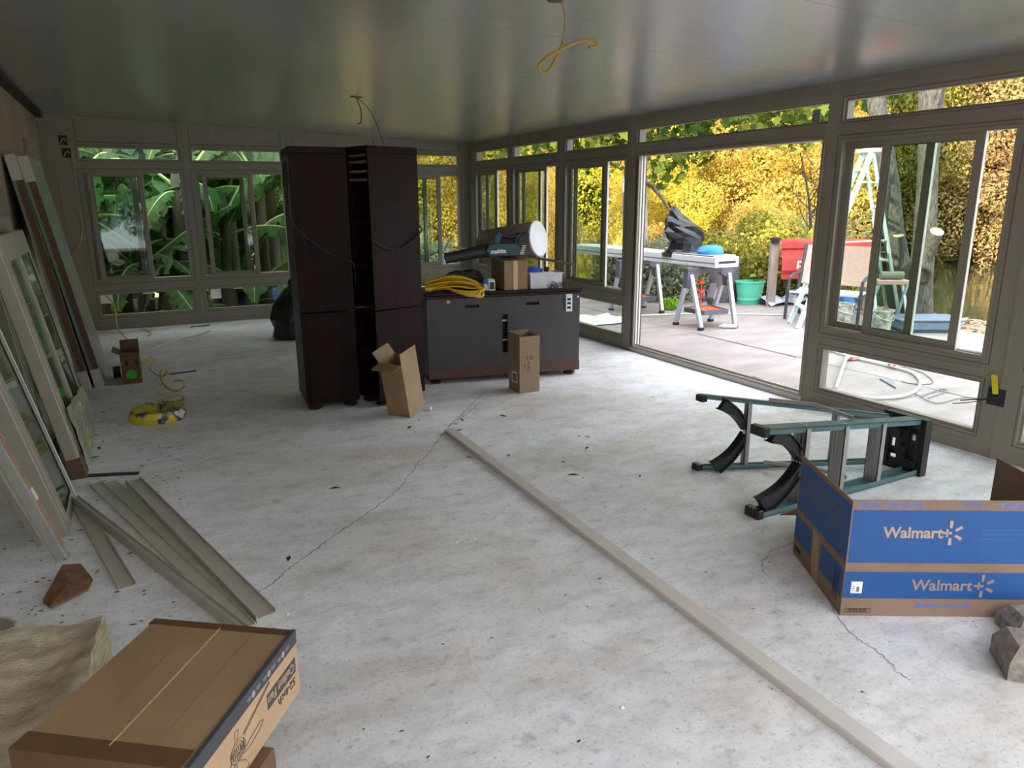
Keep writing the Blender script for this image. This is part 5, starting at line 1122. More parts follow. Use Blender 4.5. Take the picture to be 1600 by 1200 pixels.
knee((2.93, .04), (3.15, .215), .07, 3.085, 3.115, -.025); knee((2.95, .43), (3.15, .255), .06, 3.085, 3.115, .02)
# spreaders
for z, za in ((.42, .44), (.07, .05)):
    b = MB(); m_ = V3((3.36, 2.80, z + (.03 if z > .2 else 0))); b.bar((3.24, 3.02, za), tuple(m_), .006, .022); b.bar(tuple(m_), (3.42, 2.58, z), .006, .022); b.build('spreader', M_fib_in, lad)
# moulded cap with holes
cp = MB(); Mc = frame((3.955, 2.505, -.0), (0, 1, 0), (0, 0, 1), (1, 0, 0))
cp = MB(Mc); hl = [(.05, .05, .075, .075), (.10, .12, .15, .155), (.05, .20, .075, .24), (.16, .06, .20, .085), (.13, .22, .20, .25), (.175, .13, .20, .19), (.09, .28, .13, .30)]
cp.holed((0, .008, 0), (1, 0, 0), (0, 1, 0), (0, 0, .012), .265, .335, hl); cap = cp.build('top_cap', M_black, lad)
cp = MB(Mc); cp.box((-.006, 0, -.0), (.0, .345, .055), .002); cp.box((.265, 0, 0), (.271, .345, .055), .002); cp.box((0, 0, .0), (.265, .008, .055), .002); cp.box((0, .337, 0), (.265, .345, .055), .002); cp.build('cap_rim', M_black, cap)
cp = MB(Mc); A = Matrix.Identity(3)
for (x, y) in ((.125, .1375), (.0625, .0625), (.165, .235)): cp.lathe([(.030, -.03), (.034, -.03), (.034, .012), (.030, .012)], 14, (x, y, 0), A)
for x in (.03, .09, .21): cp.box((x, .01, -.018), (x + .005, .335, 0))
for y in (.10, .26): cp.box((.005, y, -.018), (.26, y + .005, 0))
cp.build('cap_ribs', M_black, cap)

# ---- blue printed shipping box
M_blue = mat('blue_print_board', S(28, 80, 140), .6, var=.05, scale=14); M_kbox = mat('kraft_shipping', S(130, 104, 84), .8, col2=S(142, 116, 94), scale=5); M_bprint = mat('light_blue_ink', S(84, 120, 190), .7); M_kprint = mat('kraft_letter', S(186, 154, 128), .8)
K = fl(1312, 962); e1 = (fl(1600, 965) - K).normalized(); e2 = V3((-e1.y, e1.x, 0)); WL, WD, WH = .84, .535, .212
wb = thing('shipping_box', 'large open blue-printed shipping box with upright flaps', 'box', tuple(K)); Mw = frame(K, e1, e2, ZU); th = .005
q = MB(Mw); q.box((0, 0, .001), (WL, th, WH)); q.box((0, WD - th, .001), (WL, WD, WH)); q.box((0, th, .001), (th, WD - th, WH)); q.box((WL - th, th, .001), (WL, WD - th, WH)); q.box((th, th, .001), (WL - th, WD - th, .006)); q.build('body', M_kbox, wb)
fh = .272; lf = .05
def wp(name, x0, x1, z0, z1, m, parent=wb, y=-.0008, t_=.0008):
    q = MB(Mw); q.box((x0, y, z0), (x1, y + t_, z1)); return q.build(name, m, parent)
wp('blue_band', .002, WL, .078, .192, M_blue)
# front flap upright, leaning a touch back
uf = V3((0, .06, 1)).normalized(); Mff = Mw @ frame((0, 0, WH), (1, 0, 0), tuple(uf), (0, -1, .06))
q = MB(Mff); q.box((.004, .0, -.005), (WL, fh, 0)); ff = q.build('front_flap', M_kbox, wb)
q = MB(Mff); q.box((.004, .018, .0), (WL, .232, .0008)); q.build('blue_band', M_blue, ff)
Tm = lambda x, y, Mq=Mff, z=.0014: Mq @ Matrix.Translation((x, y, z))
def spark(name, Mq, x, y, r, m, parent):
    q = MB(Mq)
    for k in range(6):
        a = PI / 2 + k * PI / 3
        if k in (1, 2): continue
        c, s_ = math.cos(a), math.sin(a); q.prism([(r * .40, -r * .09), (r * .95, -r * .13), (r * 1.0, 0), (r * .95, r * .13), (r * .40, r * .09)], (x, y, .0006), (c, s_, 0), (-s_, c, 0), (0, 0, .0009))
    q.box((x - r * .62, y - r * .09, .0006), (x + r * .10, y + r * .09, .0015)); q.box((x - r * .34, y - r * .32, .0006), (x - r * .18, y + r * .32, .0015)); return q.build(name, m, parent)
lettering('brand_lettering', 'Walmart', Tm(.132, .122), .062, M_kprint, ff, .0016); spark('spark_mark', Mff, .385, .142, .05, M_kprint, ff)
for k in range(3): lettering('small_print', ('Scan to learn how easy', 'it is to join Walmart+', 'Members save more'), Tm(.50, .150 - .016 * k), .013, M_bprint, ff) if False else None
q = MB(Mff)
for k, ln in enumerate((.19, .20, .13)): q.box((.50, .152 - .018 * k, .0006), (.50 + ln, .157 - .018 * k, .0012))
q.build('small_print', mat('faint_blue_ink', S(52, 96, 154), .7), ff)
Mup = Mff @ Matrix.Translation((.50, .262, .0012)) @ Matrix.Rotation(PI, 4, 'Z'); lettering('upside_down_lettering', 'Walmart+', Mup @ Matrix.Translation((0.0, 0.0, 0)), .022, M_bprint, ff, .0005)
q = MB(Mff)
for x in (.05, .09, .15, .20, .25, .58, .63, .70, .76):
    for k in range(4): q.box((x + .006 * k, .240, .0002), (x + .006 * k + .003, .240 + .018 + .003 * ((k * 7) % 3), .0010))
    q.box((x - .02, .248, .0002), (x - .006, .262, .0010))
stuff(q.build('flap_print', M_bprint, ff))
lettering('brand_lettering', 'Walmart', Mw @ frame((.262, -.0015, .116), (1, 0, 0), (0, 0, 1), (0, -1, 0)), .064, mat('kraft_letter_worn', S(150, 128, 120), .8), wb, .0014)
Mfw = Mw @ frame((0, -.0008, 0), (1, 0, 0), (0, 0, 1), (0, -1, 0)); spark('spark_mark', Mfw, .53, .136, .05, MATS['kraft_letter_worn'], wb)
lettering('slogan_lettering', 'Members save more.', Mw @ frame((.285, -.0012, .042), (1, 0, 0), (0, 0, 1), (0, -1, 0)), .026, M_bprint, wb, .0006)
wp('address_label', .03, .073, .100, .150, M_paper, y=-.0016)
q = MB(Mw)
for k in range(5): q.box((.052 + .002 * k, -.0024, .106 + .002 * (k % 2)), (.053 + .002 * k, -.0016, .128))
for k in range(3): q.box((.035, -.0024, .112 + .008 * k), (.043, -.0016, .114 + .008 * k))
q.build('label_print', M_ink, wb)
q = MB(Mw); q.box((.018, -.0010, .016), (.115, -.0002, .0175)); q.box((.018, -.0010, .0325), (.115, -.0002, .034)); q.box((.018, -.001, .016), (.0195, -.0002, .034)); q.box((.1135, -.001, .016), (.115, -.0002, .034))
for k in range(17): q.box((.027 + .0045 * k, -.0010, .019), (.027 + .0045 * k + (.001, .002, .003)[k % 3], -.0002, .031))
q.build('barcode', M_ink, wb)
# left side: blue print, tape, flap
Ms = Mw @ frame((0, WD, 0), (0, -1, 0), (0, 0, 1), (-1, 0, 0))     # x along the left side towards the front corner
M_bdark = M_blue
q = MB(Ms); q.box((.0, .082, 0), (.20, .196, .0008)); q.build('blue_band', M_bdark, wb); q = MB(Ms); q.box((.30, .078, 0), (WD - .012, .194, .0008)); q.build('blue_band', M_bdark, wb)
q = MB(Ms); q.prism([(.205, .215), (.27, .205), (.285, .10), (.30, .0), (.24, .0), (.21, .08)], (0, 0, .0008), (1, 0, 0), (0, 1, 0), (0, 0, .0006)); q.build('paper_tape', mat('paper_tape', S(170, 138, 104), .6), wb)
q = MB(Ms)
for k in range(2): q.box((.455 + .018 * k, .055, .0008), (.463 + .018 * k, .165, .0014))
q.box((.445, .045, .0004), (.447, .175, .0014)); q.box((.49, .045, .0004), (.492, .175, .0014)); q.box((.445, .045, .0004), (.492, .047, .0014)); q.box((.445, .173, .0004), (.492, .175, .0014)); q.box((.02, .03, .0004), (.09, .05, .0012)); q.build('barcode', M_ink, wb)
Msf = Mw @ frame((0, WD, WH), (0, -1, 0), (.0, 0, 1), (-1, 0, 0))
q = MB(Msf); q.prism([(0, 0), (WD, 0), (WD, fh), (WD - .02, fh), (.012, fh - .005), (.0, fh - .02)], (0, 0, -.005), (1, 0, 0), (0, 1, 0), (0, 0, .005)); sf = q.build('left_flap', M_kbox, wb)
q = MB(Msf); q.prism([(.008, .018), (WD - .002, .018), (WD - .002, fh - .018), (.008, fh - .03)], (0, 0, .0), (1, 0, 0), (0, 1, 0), (0, 0, .0008)); q.build('blue_band', M_bdark, sf)
M_dimp = mat('dim_kraft_ink', S(104, 98, 104), .8)
lettering('recycle_lettering', "Don't throw away", Msf @ Matrix.Translation((.10, .175, .0012)), .046, M_dimp, sf, .0006); lettering('recycle_lettering', 'a chance to recycle', Msf @ Matrix.Translation((.10, .130, .0012)), .046, M_dimp, sf, .0006)
q = MB(Msf); q.lathe([(.010, 0), (.013, 0), (.013, .0010), (.010, .0010)], 14, (.065, .185, .0006)); q.lathe([(.010, 0), (.013, 0), (.013, .0010), (.010, .0010)], 14, (.055, .145, .0006)); q.build('recycle_icon', M_dimp, sf)
Mrf = Mw @ frame((WL, 0, WH), (0, 1, 0), (0, 0, 1), (1, 0, 0)); q = MB(Mrf); q.box((0, 0, -.005), (WD - .04, fh, 0)); q.build('right_flap', M_kbox, wb)
Mbf = Mw @ frame((0, WD, WH), (1, 0, 0), (0, .85, -.5), (0, .5, .85)); q = MB(Mbf); q.box((0, 0, 0), (WL, .24, .005)); q.build('back_flap', M_kbox, wb)

# ---- fan carton resting on a smaller one
zT, zB = .45, .262
fA, fB, fC = fl(242, 966, zT), fl(462, 985, zT), fl(12, 1170, zT)
u1 = (fB - fA); u1.z = 0; FW = u1.length; u1.normalize(); u2 = V3((u1.y, -u1.x, 0)); FD = (fC - fA).length
fan = thing('fan_carton', 'big kraft ceiling-fan carton in the foreground, resting on a smaller box', 'box', tuple(flat(fA, zB)))
Mfn = frame(flat(fA, zB), u1, u2, -ZU if False else u1.cross(u2)); FH = zT - zB
# local: x to the right (u1), y towards the viewer (u2), z = x cross y (down)
Mfn = frame(flat(fA, zT), u1, u2, u1.cross(u2))
q = MB(Mfn); q.box((0, 0, 0), (FW, FD, FH), .006); q.build('body', M_kraft, fan)
q = MB(Mfn)
q.box((-.0006, 0.0, -.0006), (FW - .012, .028, .05)); q.box((-.0006, FD - .055, -.0006), (FW - .02, FD + .0006, .06)); q.build('tape', M_tape, fan)
q = MB(Mfn); q.box((FW * .5 - .002, .02, -.0010), (FW * .5 + .0015, FD - .04, .0004)); q.build('seam', mat('pale_seam', S(196, 160, 118), .7), fan)
q = MB(Mfn); q.box((FW * .5 + .10, .02, -.0006), (FW * .5 + .1025, FD - .04, .0002)); q.box((FW * .5 - .075, .05, -.0006), (FW * .5 - .073, FD * .7, .0002)); q.build('crease', mat('crease_line', S(136, 98, 64), .8), fan)
# right face: y-z plane at x = FW
Mr = frame(fB, u2, -ZU, u1)      # x towards the viewer, y down, seen from the right
Mr = Mr.copy(); Mr.translation = flat(fB, zT) + u1 * .0006
M_face = mat('kraft_light', S(178, 146, 112), .8, var=.05, scale=8); M_strip = mat('charcoal_print', S(62, 64, 68), .6)
q = MB(Mr); q.box((.006, .006, -.0006), (FD - .004, FH - .004, .0004)); q.build('printed_face', M_face, fan)
q = MB(Mr); q.box((.004, .002, .0004), (FD - .002, .034, .0012)); q.box((.004, -.006, -.01), (FD - .002, .002, .0012)); q.build('dark_strip', M_strip, fan)
M_sprint = mat('strip_print', S(150, 150, 146), .7)
q = MB(Mr)
for x in (.05, .13, .21):
    q.lathe([(.007, 0), (.009, 0), (.009, .0006), (.007, .0006)], 10, (x + .035, .018, .0012)); q.box((x, .012, .0012), (x + .022, .014, .0018)); q.box((x, .018, .0012), (x + .018, .020, .0018))
    q.box((x + .048, .014, .0012), (x + .066, .016, .0018)); q.box((x + .048, .020, .0012), (x + .062, .022, .0018))
q.build('strip_symbols', M_sprint, fan)
q = MB(Mr); q.box((.022, .068, .0004), (.185, .112, .0012)); q.build('name_patch', M_strip, fan)
# upside-down lettering: reads when the carton is turned over
Mtx = Mr @ Matrix.Translation((.180, .072, .0016)) @ Matrix(((-1, 0, 0, 0), (0, 1, 0, 0), (0, 0, 1, 0), (0, 0, 0, 1)))
Mtx = frame(Mr @ V3((.030, .078, .0016)), (Mr.to_3x3() @ V3((1, 0, 0))), (Mr.to_3x3() @ V3((0, 1, 0))))
lettering('name_lettering', 'Ceiling Fan', frame(Mr @ V3((.032, .078, .0016)), u2, -ZU), .034, M_face, fan, .0006)
lettering('size_lettering', '52-inch', frame(Mr @ V3((.030, .122, .0012)), u2, -ZU), .034, M_ink, fan, .0004)
q = MB(Mr)
def ln(*pts, r=.0009):
    q.tube([(x, y, .0010) for x, y in pts], r, 4, flat=.5)
fx, fy = .335, .105
for rr in (.012, .020, .027): ln(*[(fx + rr * 1.25 * math.cos(a), fy + rr * math.sin(a)) for a in [2 * PI * k / 14 for k in range(15)]])
for k in range(8): ln((fx - .028 + .008 * k, fy - .012), (fx - .026 + .008 * k, fy + .012), r=.0014)
ln((fx - .03, fy - .018), (fx - .17, fy - .062)); ln((fx - .028, fy - .024), (fx - .168, fy - .066)); ln((fx - .17, fy - .062), (fx - .168, fy - .066))
ln((fx - .02, fy + .02), (fx - .06, fy + .012), (fx - .11, fy + .005), (fx - .125, fy + .012), (fx - .10, fy + .024), (fx - .05, fy + .03), (fx - .02, fy + .025))
ln((fx + .0, fy + .026), (fx - .03, fy + .05), (fx - .04, fy + .072), (fx - .02, fy + .074), (fx + .01, fy + .05), (fx + .012, fy + .027))
ln((fx + .03, fy + .01), (fx + .07, fy + .04), (fx + .10, fy + .066), (fx + .08, fy + .072), (fx + .04, fy + .045), (fx + .018, fy + .024))
ln((fx + .0, fy - .027), (fx - .012, fy - .05), (fx + .004, fy - .055), (fx + .01, fy - .027))
q.build('fan_drawing', M_ink, fan)
low = fl(430, 1165, zB); t = thing('low_carton', 'smaller brown carton underneath the ceiling-fan carton', 'box', tuple(flat(low) - u1 * .15))
q = MB(frame(flat(low), -u1, u2, ZU)); q.box((0, 0, .001), (.30, .30, zB - .003), .004); q.build('body', M_kraft_d, t); q = MB(frame(flat(low), -u1, u2, ZU)); q.box((-.0008, .0, .02), (0, .30, .035)); q.build('tape', M_tape, t)

# ---- folded rug and scraps at the left
M_rug = mat('dirty_beige_rug', S(204, 190, 162), .95, col2=S(146, 132, 112), scale=6, bump=1.0, bscale=70, stretch=(1, 2.5, 1))
P0, P1 = fl(-40, 1003, .20), fl(162, 966, .20); Q0, Q1 = fl(-60, 1270, .05), fl(120, 1185, .09)
rn = random.Random(4); g = []
for i in range(15):
    t_ = i / 14; row = []
    for j in range(19):
        s = j / 18; p = (P0 + (P1 - P0) * s) * (1 - t_) + (Q0 + (Q1 - Q0) * s) * t_
        p = p + ZU * (.03 * math.sin(PI * t_) * (1 - .5 * s) + .014 * math.sin(6 * s + 4 * t_) + rn.uniform(-.005, .005)); row.append(p)
    g.append(row)
bk = [[V3((p.x - .02, p.y + .03 * (k + 1), max(.012, p.z * (1 - .5 * (k + 1))))) for p in g[0]] for k in (1, 0)]
b = MB(); b.sheet(bk + g, .014); rug = b.build('folded_rug', M_rug, smooth=True); tag(rug, 'dirty beige rug folded over beside the fan carton', 'rug')
edge = [r[-1] for r in g]; sd = [[p + V3((.002 + .004 * (k % 2), .012 * k, -(p.z - .004) * k / 5)) for p in edge] for k in range(6)]
b = MB(); b.sheet(sd, .008); b.build('bound_edge', mat('rug_edge', S(206, 194, 158), .9, col2=S(150, 136, 106), scale=12, bump=.8, bscale=80, stretch=(1, 1, 6)), rug)
b = MB(); c = fl(10, 965, .16); b.sheet([[fl(-30 + 8 * j, 958 + 5 * i + (j * j * .25), .20 - .02 * i + .01 * math.sin(j)) for j in range(8)] for i in range(5)], .008); tag(b.build('mesh_mat', mat('pale_mesh', S(190, 186, 176), .9, bump=.8, bscale=220)), 'pale woven mesh corner at the left edge by the rug', 'mat')
rn = random.Random(2); P = [fl(68, 943), fl(100, 898), fl(128, 893), (fl(146, 912)), fl(138, 925), fl(80, 956)]
b = MB(); c = sum(P, V3()) / 6; top = [V3((p.x, p.y, .018 + .008 * (i % 2) + (.022 if i in (1, 2) else 0))) for i, p in enumerate(P)]; b.add([tuple(p) for p in top] + [(c.x, c.y, .038)] + [(p.x, p.y, max(.001, p.z - .012)) for p in top], [(i, (i + 1) % 6, 6) for i in range(6)] + [(i, i + 7, (i + 1) % 6 + 7, (i + 1) % 6) for i in range(6)])
tag(b.build('torn_cardboard', mat('brown_card_scrap', S(128, 92, 62), .8, col2=S(96, 66, 44), scale=20)), 'torn brown cardboard scrap on the floor above the rug', 'scrap')

# ---- trim pieces lying at the left
M_trim = mat('trim_strip_vinyl', (.44, .415, .345, 1), .42, var=.06, scale=8)
def strip(label, pa, pb, w, h, lip, ext=.3, z0=.0):
    a, c = flat(pa, z0), flat(pb, z0); d = (c - a).normalized(); c = c + d * ext; s = V3((-d.y, d.x, 0)); b = MB()
    sec = [(-w / 2, 0), (w / 2, 0), (w / 2, lip), (w / 2 - .004, lip), (w / 2 - .004, h), (-w / 2 + .004, h), (-w / 2 + .004, lip), (-w / 2, lip)]
    b.prism(sec, a, s, ZU, c - a); return tag(b.build('trim_strip', M_trim), label, 'trim')
strip('flat trim strip, second of the fan laid before the leaning windows', fl(150, 757), fl(370, 967), .066, .010, .018, ext=.1)
strip('flat trim strip lying half under its neighbour, third of the fan', fl(173, 754), fl(394, 965), .062, .006, .008, z0=.0, ext=.05)
strip('dark-edged trim strip, rightmost of the fan before the windows', fl(209, 755), fl(414, 966), .082, .022, .034, ext=.02)
strip('narrow upright trim strip, leftmost long one before the windows', fl(119, 788), fl(352, 972), .030, .040, .052)
strip('short thin channel trim ending short of the torn cardboard', fl(124, 790), fl(199, 919), .070, .006, .020, ext=0)
b = MB(); p, q_ = fl(138, 745), fl(217, 741); b.bar(flat(p, .008), flat(q_, .008), .02, .014); tag(b.build('dark_stick', mat('dark_stick', S(70, 56, 46), .8)), 'thin dark stick on the floor before the wrapped window', 'stick')

# ---- windows and panels leaning on the house wall
M_brownedge = mat('brown_edge', S(96, 68, 52), .7, var=.1, scale=10); M_foil = mat('grey_green_foil', (.235, .255, .225, 1), .34, .1, var=.12, scale=2.5, bump=.1, bscale=5); M_cap = mat('pale_foam_cap', S(186, 180, 172), .8)
M_greencore = mat('green_core', S(112, 128, 116), .6)
def leaner(y0, y1, xb, xt, zt, off=0.0):
    """frame of a panel leaning on the wall: x along the wall (away from us), y up the slope, z into the room"""
    u = V3((0, 1, 0)); v = V3((xt - xb, 0, zt)); L_ = v.length; v.normalize(); n = u.cross(v); n = n if n.x > 0 else -n
    return frame((xb, y0, 0.0), u, v, n), y1 - y0, L_
def foam_panel(label, y0, y1, xb, xt, zt):
    Mx, W, H = leaner(y0, y1, xb, xt, zt); t = thing('insulated_panel', label, 'panel', (xb, y0, 0)); th = .074
    q = MB(Mx); q.box((0.004, 0, -.004), (W, H, 0)); q.build('foil_face', M_foil, t)
    q = MB(Mx); q.box((0.004, 0, -th), (W, H, -th + .004)); q.build('foil_face', M_foil, t)
    q = MB(Mx); q.box((.004, .002, -th + .004), (W - .002, H - .002, -.004)); q.build('core', M_greencore, t)
    q = MB(Mx); q.box((0, .0, -.05), (.0045, H, -.0)); q.build('brown_edge', M_brownedge, t)
    for a, c in ((0, .17), (H - .20, H + .004)):
        q = MB(Mx); q.box((-.008, a, -th), (.03, c, .004), .003); q.build('end_cap', M_cap, t)
    return t
foam_panel('tall foil-faced panel with brown edge leaning farthest forward on the wall', 7.25, 8.26, -.383, -.690, 1.955)
foam_panel('tall foil-faced panel with brown edge leaning just behind its twin', 7.19, 8.18, -.482, -.768, 1.965)
M_wfr = mat('leaning_frame_vinyl', (.33, .30, .245, 1), .42, var=.05); M_gl2 = M_pane2
def leaning_window(label, y0, y1, xb, xt, zt, sw=.07, mull=None, depth=.07, thick_bottom=.07):
    Mx, W, H = leaner(y0, y1, xb, xt, zt); t = thing('leaning_window', label, 'window', (xb, y0, 0))
    sr = sw * .45
    for nm, a, c in (('stile', (0, 0, -depth), (sw, H, 0)), ('stile', (W - sr, 0, -depth), (W, H, 0)), ('rail', (sw, 0, -depth), (W - sr, thick_bottom, 0)), ('rail', (sw, H - sw, -depth), (W - sr, H, 0))):
        q = MB(Mx); q.box(a, c, .004); q.build(nm, M_wfr, t)
    q = MB(Mx)
    q.box((sw * .12, .01, 0), (sw * .2, H - .01, .006)); q.box((sw * .86, .01, 0), (sw * .96, H - .01, .008)); q.box((W - sr * .9, .01, 0), (W - sr * .6, H - .01, .006))
    q.build('bead', M_wfr, t)
    if mull:
        q = MB(Mx); q.box((mull - .03, thick_bottom, -depth + .01), (mull + .03, H - sw, .006), .003); q.build('mullion', M_wfr, t)
    q = MB(Mx); q.box((sw, thick_bottom, -.012), (W - sr, H - sw, -.007)); q.build('pane', M_gl2, t)
    q = MB(Mx)
    for a, c in (((sw, thick_bottom, -.014), (sw + .008, H - sw, -.003)), ((W - sr - .006, thick_bottom, -.014), (W - sr, H - sw, -.003)), ((sw, thick_bottom, -.014), (W - sr, thick_bottom + .008, -.003))): q.box(a, c)
    q.build('gasket', M_gasket, t)
    return t, Mx, W, H
t, Mx, W, H = leaning_window('leaning window nearest the camera with one plain pane', 3.94, 4.50, -.455, -.79, 1.50, .125, thick_bottom=.055)
q = MB(Mx); q.box((W - .02, .0, -.03), (W + .004, H, .004), .003); q.build('white_edge', M_white, t)
t, Mx, W, H = leaning_window('leaning window wrapped in silver bubble film along its foot', 4.79, 5.95, -.42, -.66, 1.42, .15, mull=.60)
q = MB(Mx); rn = random.Random(7); q.sheet([[V3((.10 + (W - .09) * j / 14, .0 + .42 * i / 6 * (1 - .25 * j / 14), .010 + rn.uniform(0, .022))) for j in range(15)] for i in range(7)], .002); q.build('bubble_film', mat('silver_film', (.70, .73, .66, 1), .18, .85, var=.25, scale=9, bump=1.0, bscale=34, stretch=(1, 1, .35)), t)
q = MB(Mx); q.box((-.006, 0, -.078), (.16, .13, .010), .003); q.build('cardboard_corner', M_brownedge, t)
q = MB(Mx); q.box((.02, .66, .001), (.05, .80, .0022)); q.build('orange_sticker', mat('orange_sticker', S(186, 134, 104), .7, var=.2, scale=60), t)
q = MB(Mx)
for k in range(4): q.box((.022, .86 + .03 * k, .001), (.046, .88 + .03 * k, .0018))
q.build('stamp_print', mat('grey_stamp', S(90, 86, 76), .7), t)
t, Mx, W, H = leaning_window('leaning window behind the film-wrapped one, pale corner cap on top', 5.05, 6.28, -.60, -.765, 1.50, .10)
q = MB(Mx); q.box((-.01, H - .16, -.085), (.30, H + .01, .012), .004); q.build('corner_cap', mat('pale_green_foam', S(150, 158, 140), .85), t)
# white-faced bar leaning at the very front, and its partner behind
def leaning_bar(label, px0, py0, px1, py1, y, w, d, m):
    p = onY(px0, py0, y); q_ = onY(px1, py1, y); p.z = max(p.z, .0); dirv = (q_ - p).normalized(); q_ = p + dirv * 1.45
    t = thing('jamb_bar', label, 'bar', tuple(p)); b = MB(); b.bar(p + dirv * .005, q_, d, w, (dirv.cross(V3((0, 1, 0)))), .003); b.build('profile', m, t); return t, p, q_, dirv
t, p, q_, dv_ = leaning_bar('pale jamb profile with a wood strip leaning at the front left', 98, 872, 0, 702, 3.62, .045, .075, mat('pale_profile', S(150, 146, 140), .45, var=.05))
nn_ = dv_.cross(V3((0, 1, 0))); nn_ = nn_ if nn_.x > 0 else -nn_
b = MB(); b.bar(p + dv_ * .05 + nn_ * .024 + V3((0, .015, 0)), q_ + nn_ * .024 + V3((0, .015, 0)), .035, .005, nn_); b.build('wood_strip', mat('raw_wood_strip', S(168, 128, 98), .8, var=.2, scale=14), t)
b = MB(); b.bar(p + dv_ * .30 + nn_ * .027 + V3((0, .01, 0)), p + dv_ * .36 + nn_ * .027 + V3((0, .01, 0)), .03, .006, nn_); b.build('strike_plate', M_white, t)
t, p, q_, dv_ = leaning_bar('second jamb profile leaning just behind the front one', 66, 852, 0, 745, 3.78, .03, .05, M_wfr)

# ---- cable coil, cable box, loose cables
rn = random.Random(1); c = (fl(206, 655) + fl(291, 652)) / 2; c.z = 0; R_ = (fl(291, 652) - fl(206, 655)).length / 2
coil = thing('cable_coil', 'yellow electrical cable coil in printed plastic wrap on the floor', 'cable', tuple(c))
def wrap_mat():
    m = mat('printed_wrap', S(208, 184, 40), .3, col2=S(54, 58, 96), scale=9); e_ = [n for n in m.node_tree.nodes if n.type == 'VALTORGB'][0].color_ramp
    e_.elements[0].position = .50; e_.elements[1].position = .56; e2_ = e_.elements.new(.62); e2_.color = S(60, 62, 90); e3 = e_.elements.new(.66); e3.color = S(206, 200, 180); return m
b = MB(); b.lathe([(R_ * .28, .0), (R_ * .97, .0), (R_, .012), (R_ * .98, .07), (R_ * .92, .085), (R_ * .35, .08), (R_ * .28, .07), (R_ * .28, .0)], 28, tuple(c)); b.build('wrap', wrap_mat(), coil, smooth=True)
b = MB()
for k in range(4): b.tube([(c.x + R_ * .62 * math.cos(a), c.y + R_ * .62 * math.sin(a), .02 + .016 * k) for a in [2 * PI * i / 24 for i in range(25)]], .010, 6)
b.build('cable_turns', M_romex, coil)
b = MB(); b.tube([fl(238, 638, .085), fl(250, 627, .13), fl(268, 620, .17), fl(283, 618, .17), fl(286, 624, .12), fl(270, 630, .05), fl(255, 627, .03)], .006, 8, sub=5, flat=1.8); b.build('cable_end', M_romex, coil)
# carton with a green dot
ga, gb_ = fl(193, 601), fl(223, 598); u = (gb_ - ga).normalized(); v = V3((-u.y, u.x, 0)); W_ = (gb_ - ga).length
t, Mx = carton('cable_carton', 'small open brown carton with a round green sticker, left floor', flat(ga), u, v, W_, .28, .27, M_kraft_d)
q = MB(Mx); q.lathe([(0, 0), (.043, 0), (.043, .001), (0, .001)], 24, (W_ * .48, -.0002, .085), Matrix(((1, 0, 0), (0, 0, -1), (0, 1, 0)))); q.build('green_dot', mat('green_dot', S(40, 190, 40), .6), t)
q = MB(Mx); q.box((W_, .02, .03), (W_ + .001, .26, .24)); q.build('white_label', M_paper, t); q = MB(Mx); q.box((W_ + .001, .03, .05), (W_ + .002, .25, .225)); q.build('blue_label', mat('blue_label', S(50, 66, 140), .6), t)
q = MB(Mx)
for x in (.04, .12): q.box((x, -.001, .165), (x + .014, 0, .215)); q.box((x - .006, -.001, .18), (x + .02, 0, .195))
stuff(q.build('arrow_print', M_ink, t))
q = MB(Mx); q.prism([(0, 0), (W_, 0), (W_, .09), (0, .09)], (0, .28, .27), (1, 0, 0), (0, .15, .98), (0, .003, 0)); q.build('flap', M_kraft_d, t)
q = MB(Mx); q.prism([(0, 0), (.28, 0), (.28, .08), (0, .08)], (0, 0, .27), (0, 1, 0), (-.75, 0, .4), (0, 0, .003)); q.build('flap', M_kraft_d, t)
q = MB(Mx); q.prism([(0, 0), (W_, 0), (W_, .02), (0, .02)], (0, 0, .27), (1, 0, 0), (0, -.1, .9), (0, .003, 0)); q.build('flap', M_kraft_d, t)
p = fl(184, 590); b = MB(); A = Matrix.Rotation(PI / 2, 3, 'Y'); b.lathe([(.03, -.03), (.055, -.03), (.055, .03), (.03, .03), (.03, -.03)], 18, (p.x + .0, p.y, .056), A); tag(b.build('tape_roll', mat('dark_tape_roll', S(58, 50, 44), .5, var=.1)), 'dark tape roll on edge left of the green-dot carton', 'roll')
def loose(name, label, pts, r, m, flat_=1.0, cat='cable', sub=5):
    b = MB(); b.tube(pts, r, 7, sub=sub, flat=flat_); return tag(b.build(name, m, smooth=True, angle=80), label, cat)
loose('loose_cable', 'pale cable curling on the floor right of the green-dot carton', [fl(222, 568, .15), fl(236, 558, .12), fl(240, 566, .08), fl(234, 575, .05), fl(244, 585, .03), fl(254, 588, .03), fl(261, 581, .08), fl(256, 577, .12), fl(251, 583, .10), fl(253, 595, .04), fl(262, 606, .02), fl(275, 611, .03), fl(287, 605, .07), fl(284, 595, .12), fl(272, 596, .10)], .006, M_romex, 1.6)
loose('loose_cable', 'yellow cable rising from the green-dot carton to the end wall', [fl(205, 534, .26), fl(192, 524, .20), fl(184, 512, .10), onY(182, 500, YF - .25), onY(180, 485, YF - .08), onY(175, 472, YF - .05), onY(165, 462, YF - .03)], .007, M_romex, 1.6)
loose('loose_cable', 'thin yellow cable loop hanging on the left end of the glazed wall', [onY(117, 320, YF - .03), onY(126, 340, YF - .06), onY(128, 362, YF - .07), onY(122, 385, YF - .06), onY(113, 398, YF - .03)], .006, M_romex, 1.5)
loose('loose_cable', 'faint cable hanging in the corner by the ceiling, left', [V3((XL + .03, 10.2, 2.5)), onX(78, 215, XL + .05), onX(80, 228, XL + .06), onX(70, 236, XL + .03)], .005, M_romex, 1.5)
